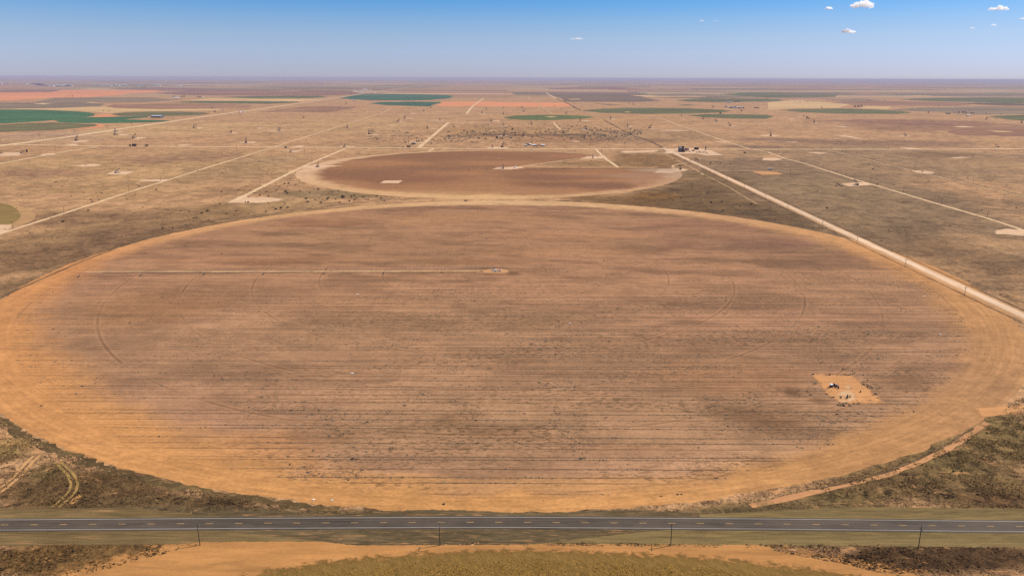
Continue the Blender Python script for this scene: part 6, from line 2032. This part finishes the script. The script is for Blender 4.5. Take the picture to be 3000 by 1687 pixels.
tag(o, 'tufts of dry brown and straw grass around the highway', 'grass', kind='stuff')

# young wheat standing in its rows along the bottom edge
X, Y = sample_px(50000, 500, 2800, 1900, 1624)
ex_ = np.array([(720, 1720), (820, 1690), (950, 1664), (1080, 1648), (1230, 1637), (1380, 1629), (1560, 1626), (1740, 1630), (1900, 1637), (2080, 1650), (2260, 1670), (2420, 1692), (2560, 1740)], float)
wx_ = np.array([P(u, v).x for u, v in ex_]); wy_ = np.array([P(u, v).y for u, v in ex_])
dd = np.interp(X, wx_, wy_, left=-1e9, right=-1e9) - Y
rot = X * math.cos(R_(52)) + Y * math.sin(R_(52))
ok = (rng.uniform(0, 1, len(X)) < sstep(.5, 9, dd) * (.25 + .75 * sstep(.40, .60, fbm(X / 5, Y / 3, 701, 3))))
X, Y = X[ok], Y[ok]
S = rng.uniform(.10, .26, len(X))
cc = C(158, 122, 60)[None, :] * rng.uniform(.45, 1.35, (len(X), 1)) * (1 + rng.uniform(-.08, .08, (len(X), 3)))
o = clump_mesh('wheat', X, Y, S, S * rng.uniform(.6, 1.3, len(X)), cc, TUS, .05, .9)
tag(o, 'short young wheat standing along the bottom edge', 'wheat', kind='stuff')

# brush scattered over the pastures
X, Y = sample_px(420000, -300, 3300, 1150, 400)
ok = ~in_fields(X, Y, 4.0) & (np.abs(X - GX) > 15)
pt = fbm(X / 30, Y / 26, 501, 4); pt2 = fbm(X / 140, Y / 120, 531, 4)
pr = sstep(.46, .66, pt) * (.12 + .88 * sstep(.38, .62, pt2)) * .30
ok &= rng.uniform(0, 1, len(X)) < pr
X, Y = X[ok], Y[ok]
S = np.clip(rng.lognormal(math.log(.50), .45, len(X)), .2, 1.6)
cc = ground_tint(X, Y) * rng.uniform(.30, .95, (len(X), 1)) * (1 + rng.uniform(-.06, .06, (len(X), 3)))
o = clump_mesh('low_brush', X, Y, S, S * rng.uniform(.4, .9, len(X)), cc, TUS, .0)
tag(o, 'low brown brush and grass clumps over the pastures', 'brush', kind='stuff')
# thicker scrub in the middle distance
n = 5200
u = rng.uniform(1080, 1880, n); v = rng.normal(394, 13, n) + (u - 1480) * -.008
dn = fbm(u / 40, v / 5, 601, 3)
kk = (dn > np.where(u < 1300, .62, .49)) & (v > 352) & (v < 428)
pp = [P(a, b) for a, b in zip(u[kk], v[kk])]
X = np.array([p.x for p in pp]); Y = np.array([p.y for p in pp])
S = rng.uniform(.8, 2.6, len(X))
cc = np.array([[.080, .066, .044]]) * rng.uniform(.6, 1.3, (len(X), 1)) * np.ones((1, 3))
o = clump_mesh('scrub', X, Y, S, S * rng.uniform(.5, .9, len(X)), cc, TUS)
tag(o, 'dark belt of scrub in the middle distance', 'scrub', kind='stuff')

# ------------------------------------------------------------------ clouds, kilometres beyond and above the haze
CM = {'thick': 3.4, 'thin': 1.0, 'wisp': 0.45}     # optical depth over the cloud's height


def cloud_mat(name, dens):
    m, nt = new_mat(name); N = NT(nt)
    v = N.node('ShaderNodeVolumePrincipled')
    v.inputs['Color'].default_value = (1, 1, 1, 1); v.inputs['Density'].default_value = dens; v.inputs['Anisotropy'].default_value = 0.2
    o = N.node('ShaderNodeOutputMaterial'); nt.links.new(v.outputs[0], o.inputs['Volume'])
    return m


def make_cloud(u, v, wpx, hpx, kind, seed, label):
    rnd = random.Random(seed)
    dist = 13000.0
    d = CAMR @ Vector(((u - CX) / F, (CY - v) / F, -1))
    c = Vector((0, 0, H)) + d * (dist / d.y)
    s = mpp(c)
    bm = bmesh.new()
    W_, H_ = wpx * s, hpx * s
    nb = 16
    for k in range(nb):
        t = rnd.uniform(-1, 1)
        rr = H_ * rnd.uniform(.22, .42) * (1 - .6 * abs(t))
        q = Matrix.Translation((t * W_ * .42, rnd.uniform(-.3, .3) * W_ * .5, -H_ * .22 + rr * .55 + rnd.uniform(0, H_ * .30) * (1 - abs(t)))) @ Matrix.Diagonal((rnd.uniform(1.3, 2.2), 1.5, 1, 1))
        bmesh.ops.create_icosphere(bm, subdivisions=3, radius=rr, matrix=q)
    for vv in bm.verts:
        n = vv.co / (H_ * .25)
        vv.co += vv.normal * H_ * .07 * (math.sin(n.x * 3.1 + seed) + math.sin(n.y * 4.3 + n.z * 3.7) + math.sin(n.z * 6.1 + n.x * 5.3))
        if vv.co.z < -H_ * .36: vv.co.z = -H_ * .36 + (vv.co.z + H_ * .36) * .2
    me = bpy.data.meshes.new('cloud'); bm.to_mesh(me); bm.free()
    tmp = bpy.data.objects.new('cloud_tmp', me); COL.objects.link(tmp)
    rm = tmp.modifiers.new('r', 'REMESH'); rm.mode = 'VOXEL'; rm.voxel_size = H_ * .045
    ds = tmp.modifiers.new('s', 'SMOOTH'); ds.iterations = 2
    dg = bpy.context.evaluated_depsgraph_get()
    me2 = bpy.data.meshes.new_from_object(tmp.evaluated_get(dg))
    bpy.data.objects.remove(tmp); bpy.data.meshes.remove(me)
    me = me2; me.name = 'cloud'; me.materials.clear()
    me.polygons.foreach_set('use_smooth', [True] * len(me.polygons))
    me.materials.append(cloud_mat('cloud_vapour', CM[kind] / H_))
    o = bpy.data.objects.new('cloud', me); COL.objects.link(o)
    o.location = c
    tag(o, label, 'cloud', 'small clouds in the upper right sky')


for i, (u, v, w_, h_, k, lab) in enumerate(((2527, 15, 58, 28, 'thick', 'largest puffy white cloud at the top of the sky'), (2429, 25, 26, 9, 'thick', 'small white cloud left of the largest one'), (2925, 26, 64, 14, 'thick', 'long flat white cloud near the top right corner'),
                                            (2484, 93, 52, 13, 'thick', 'flat white cloud below the largest one'), (2850, 83, 16, 7, 'thin', 'tiny faint cloud left of the right hand pair'), (2912, 74, 22, 6, 'thin', 'small thin cloud below the long flat one'),
                                            (2994, 56, 16, 5, 'thick', 'small white cloud cut by the right edge'), (1690, 114, 46, 8, 'thin', 'faint lone cloud right of the middle of the sky'), (2058, 62, 22, 6, 'wisp', 'left of two wisps left of the white clouds'), (2097, 62, 14, 4, 'wisp', 'right of two wisps left of the white clouds'))):
    make_cloud(u, v, w_, h_, k, i + 3, lab)

# two plumes of road dust far off
for i, (x, y, wd, ht) in enumerate(((1040, 246, 130, 66), (1160, 240, 110, 60))):
    m, nt = new_mat('road_dust'); N = NT(nt)
    v = N.node('ShaderNodeVolumePrincipled'); v.inputs['Color'].default_value = (.86, .74, .64, 1); v.inputs['Density'].default_value = .007
    o_ = N.node('ShaderNodeOutputMaterial'); nt.links.new(v.outputs[0], o_.inputs['Volume'])
    bm = bmesh.new(); rr = random.Random(i)
    for k in range(7):
        q = rr.uniform(.25, .5)
        bmesh.ops.create_icosphere(bm, subdivisions=2, radius=1, matrix=Matrix.Translation((rr.uniform(-.45, .45) * wd, rr.uniform(-.3, .3) * wd, ht * (.12 + .7 * rr.random()))) @ Matrix.Diagonal((wd * q * .6, wd * q * .6, ht * q * .55, 1)))
    me = bpy.data.meshes.new('dust_plume'); bm.to_mesh(me); bm.free()
    tmp = bpy.data.objects.new('dust_tmp', me); COL.objects.link(tmp)
    rm = tmp.modifiers.new('r', 'REMESH'); rm.mode = 'VOXEL'; rm.voxel_size = 5.0
    me2 = bpy.data.meshes.new_from_object(tmp.evaluated_get(bpy.context.evaluated_depsgraph_get()))
    bpy.data.objects.remove(tmp); bpy.data.meshes.remove(me)
    me2.materials.clear(); me2.materials.append(m)
    o = bpy.data.objects.new('dust_plume', me2); COL.objects.link(o)
    o.location = P(*R2(x, y + 22)) + Vector((0, 0, 6))
    tag(o, 'faint plume of road dust rising by the broad dirt road', 'dust', kind='stuff')

# protos that were never placed are removed
for pr_ in list(PJ_UP.values()) + PJ_FAR + [PP, PS, hf] + SHR + TRS + TRB:
    if id(pr_) not in used:
        for ch in list(pr_.children_recursive): bpy.data.objects.remove(ch)
        bpy.data.objects.remove(pr_)
for o in list(bpy.data.objects):
    if o.type == 'EMPTY' and not o.children: bpy.data.objects.remove(o)
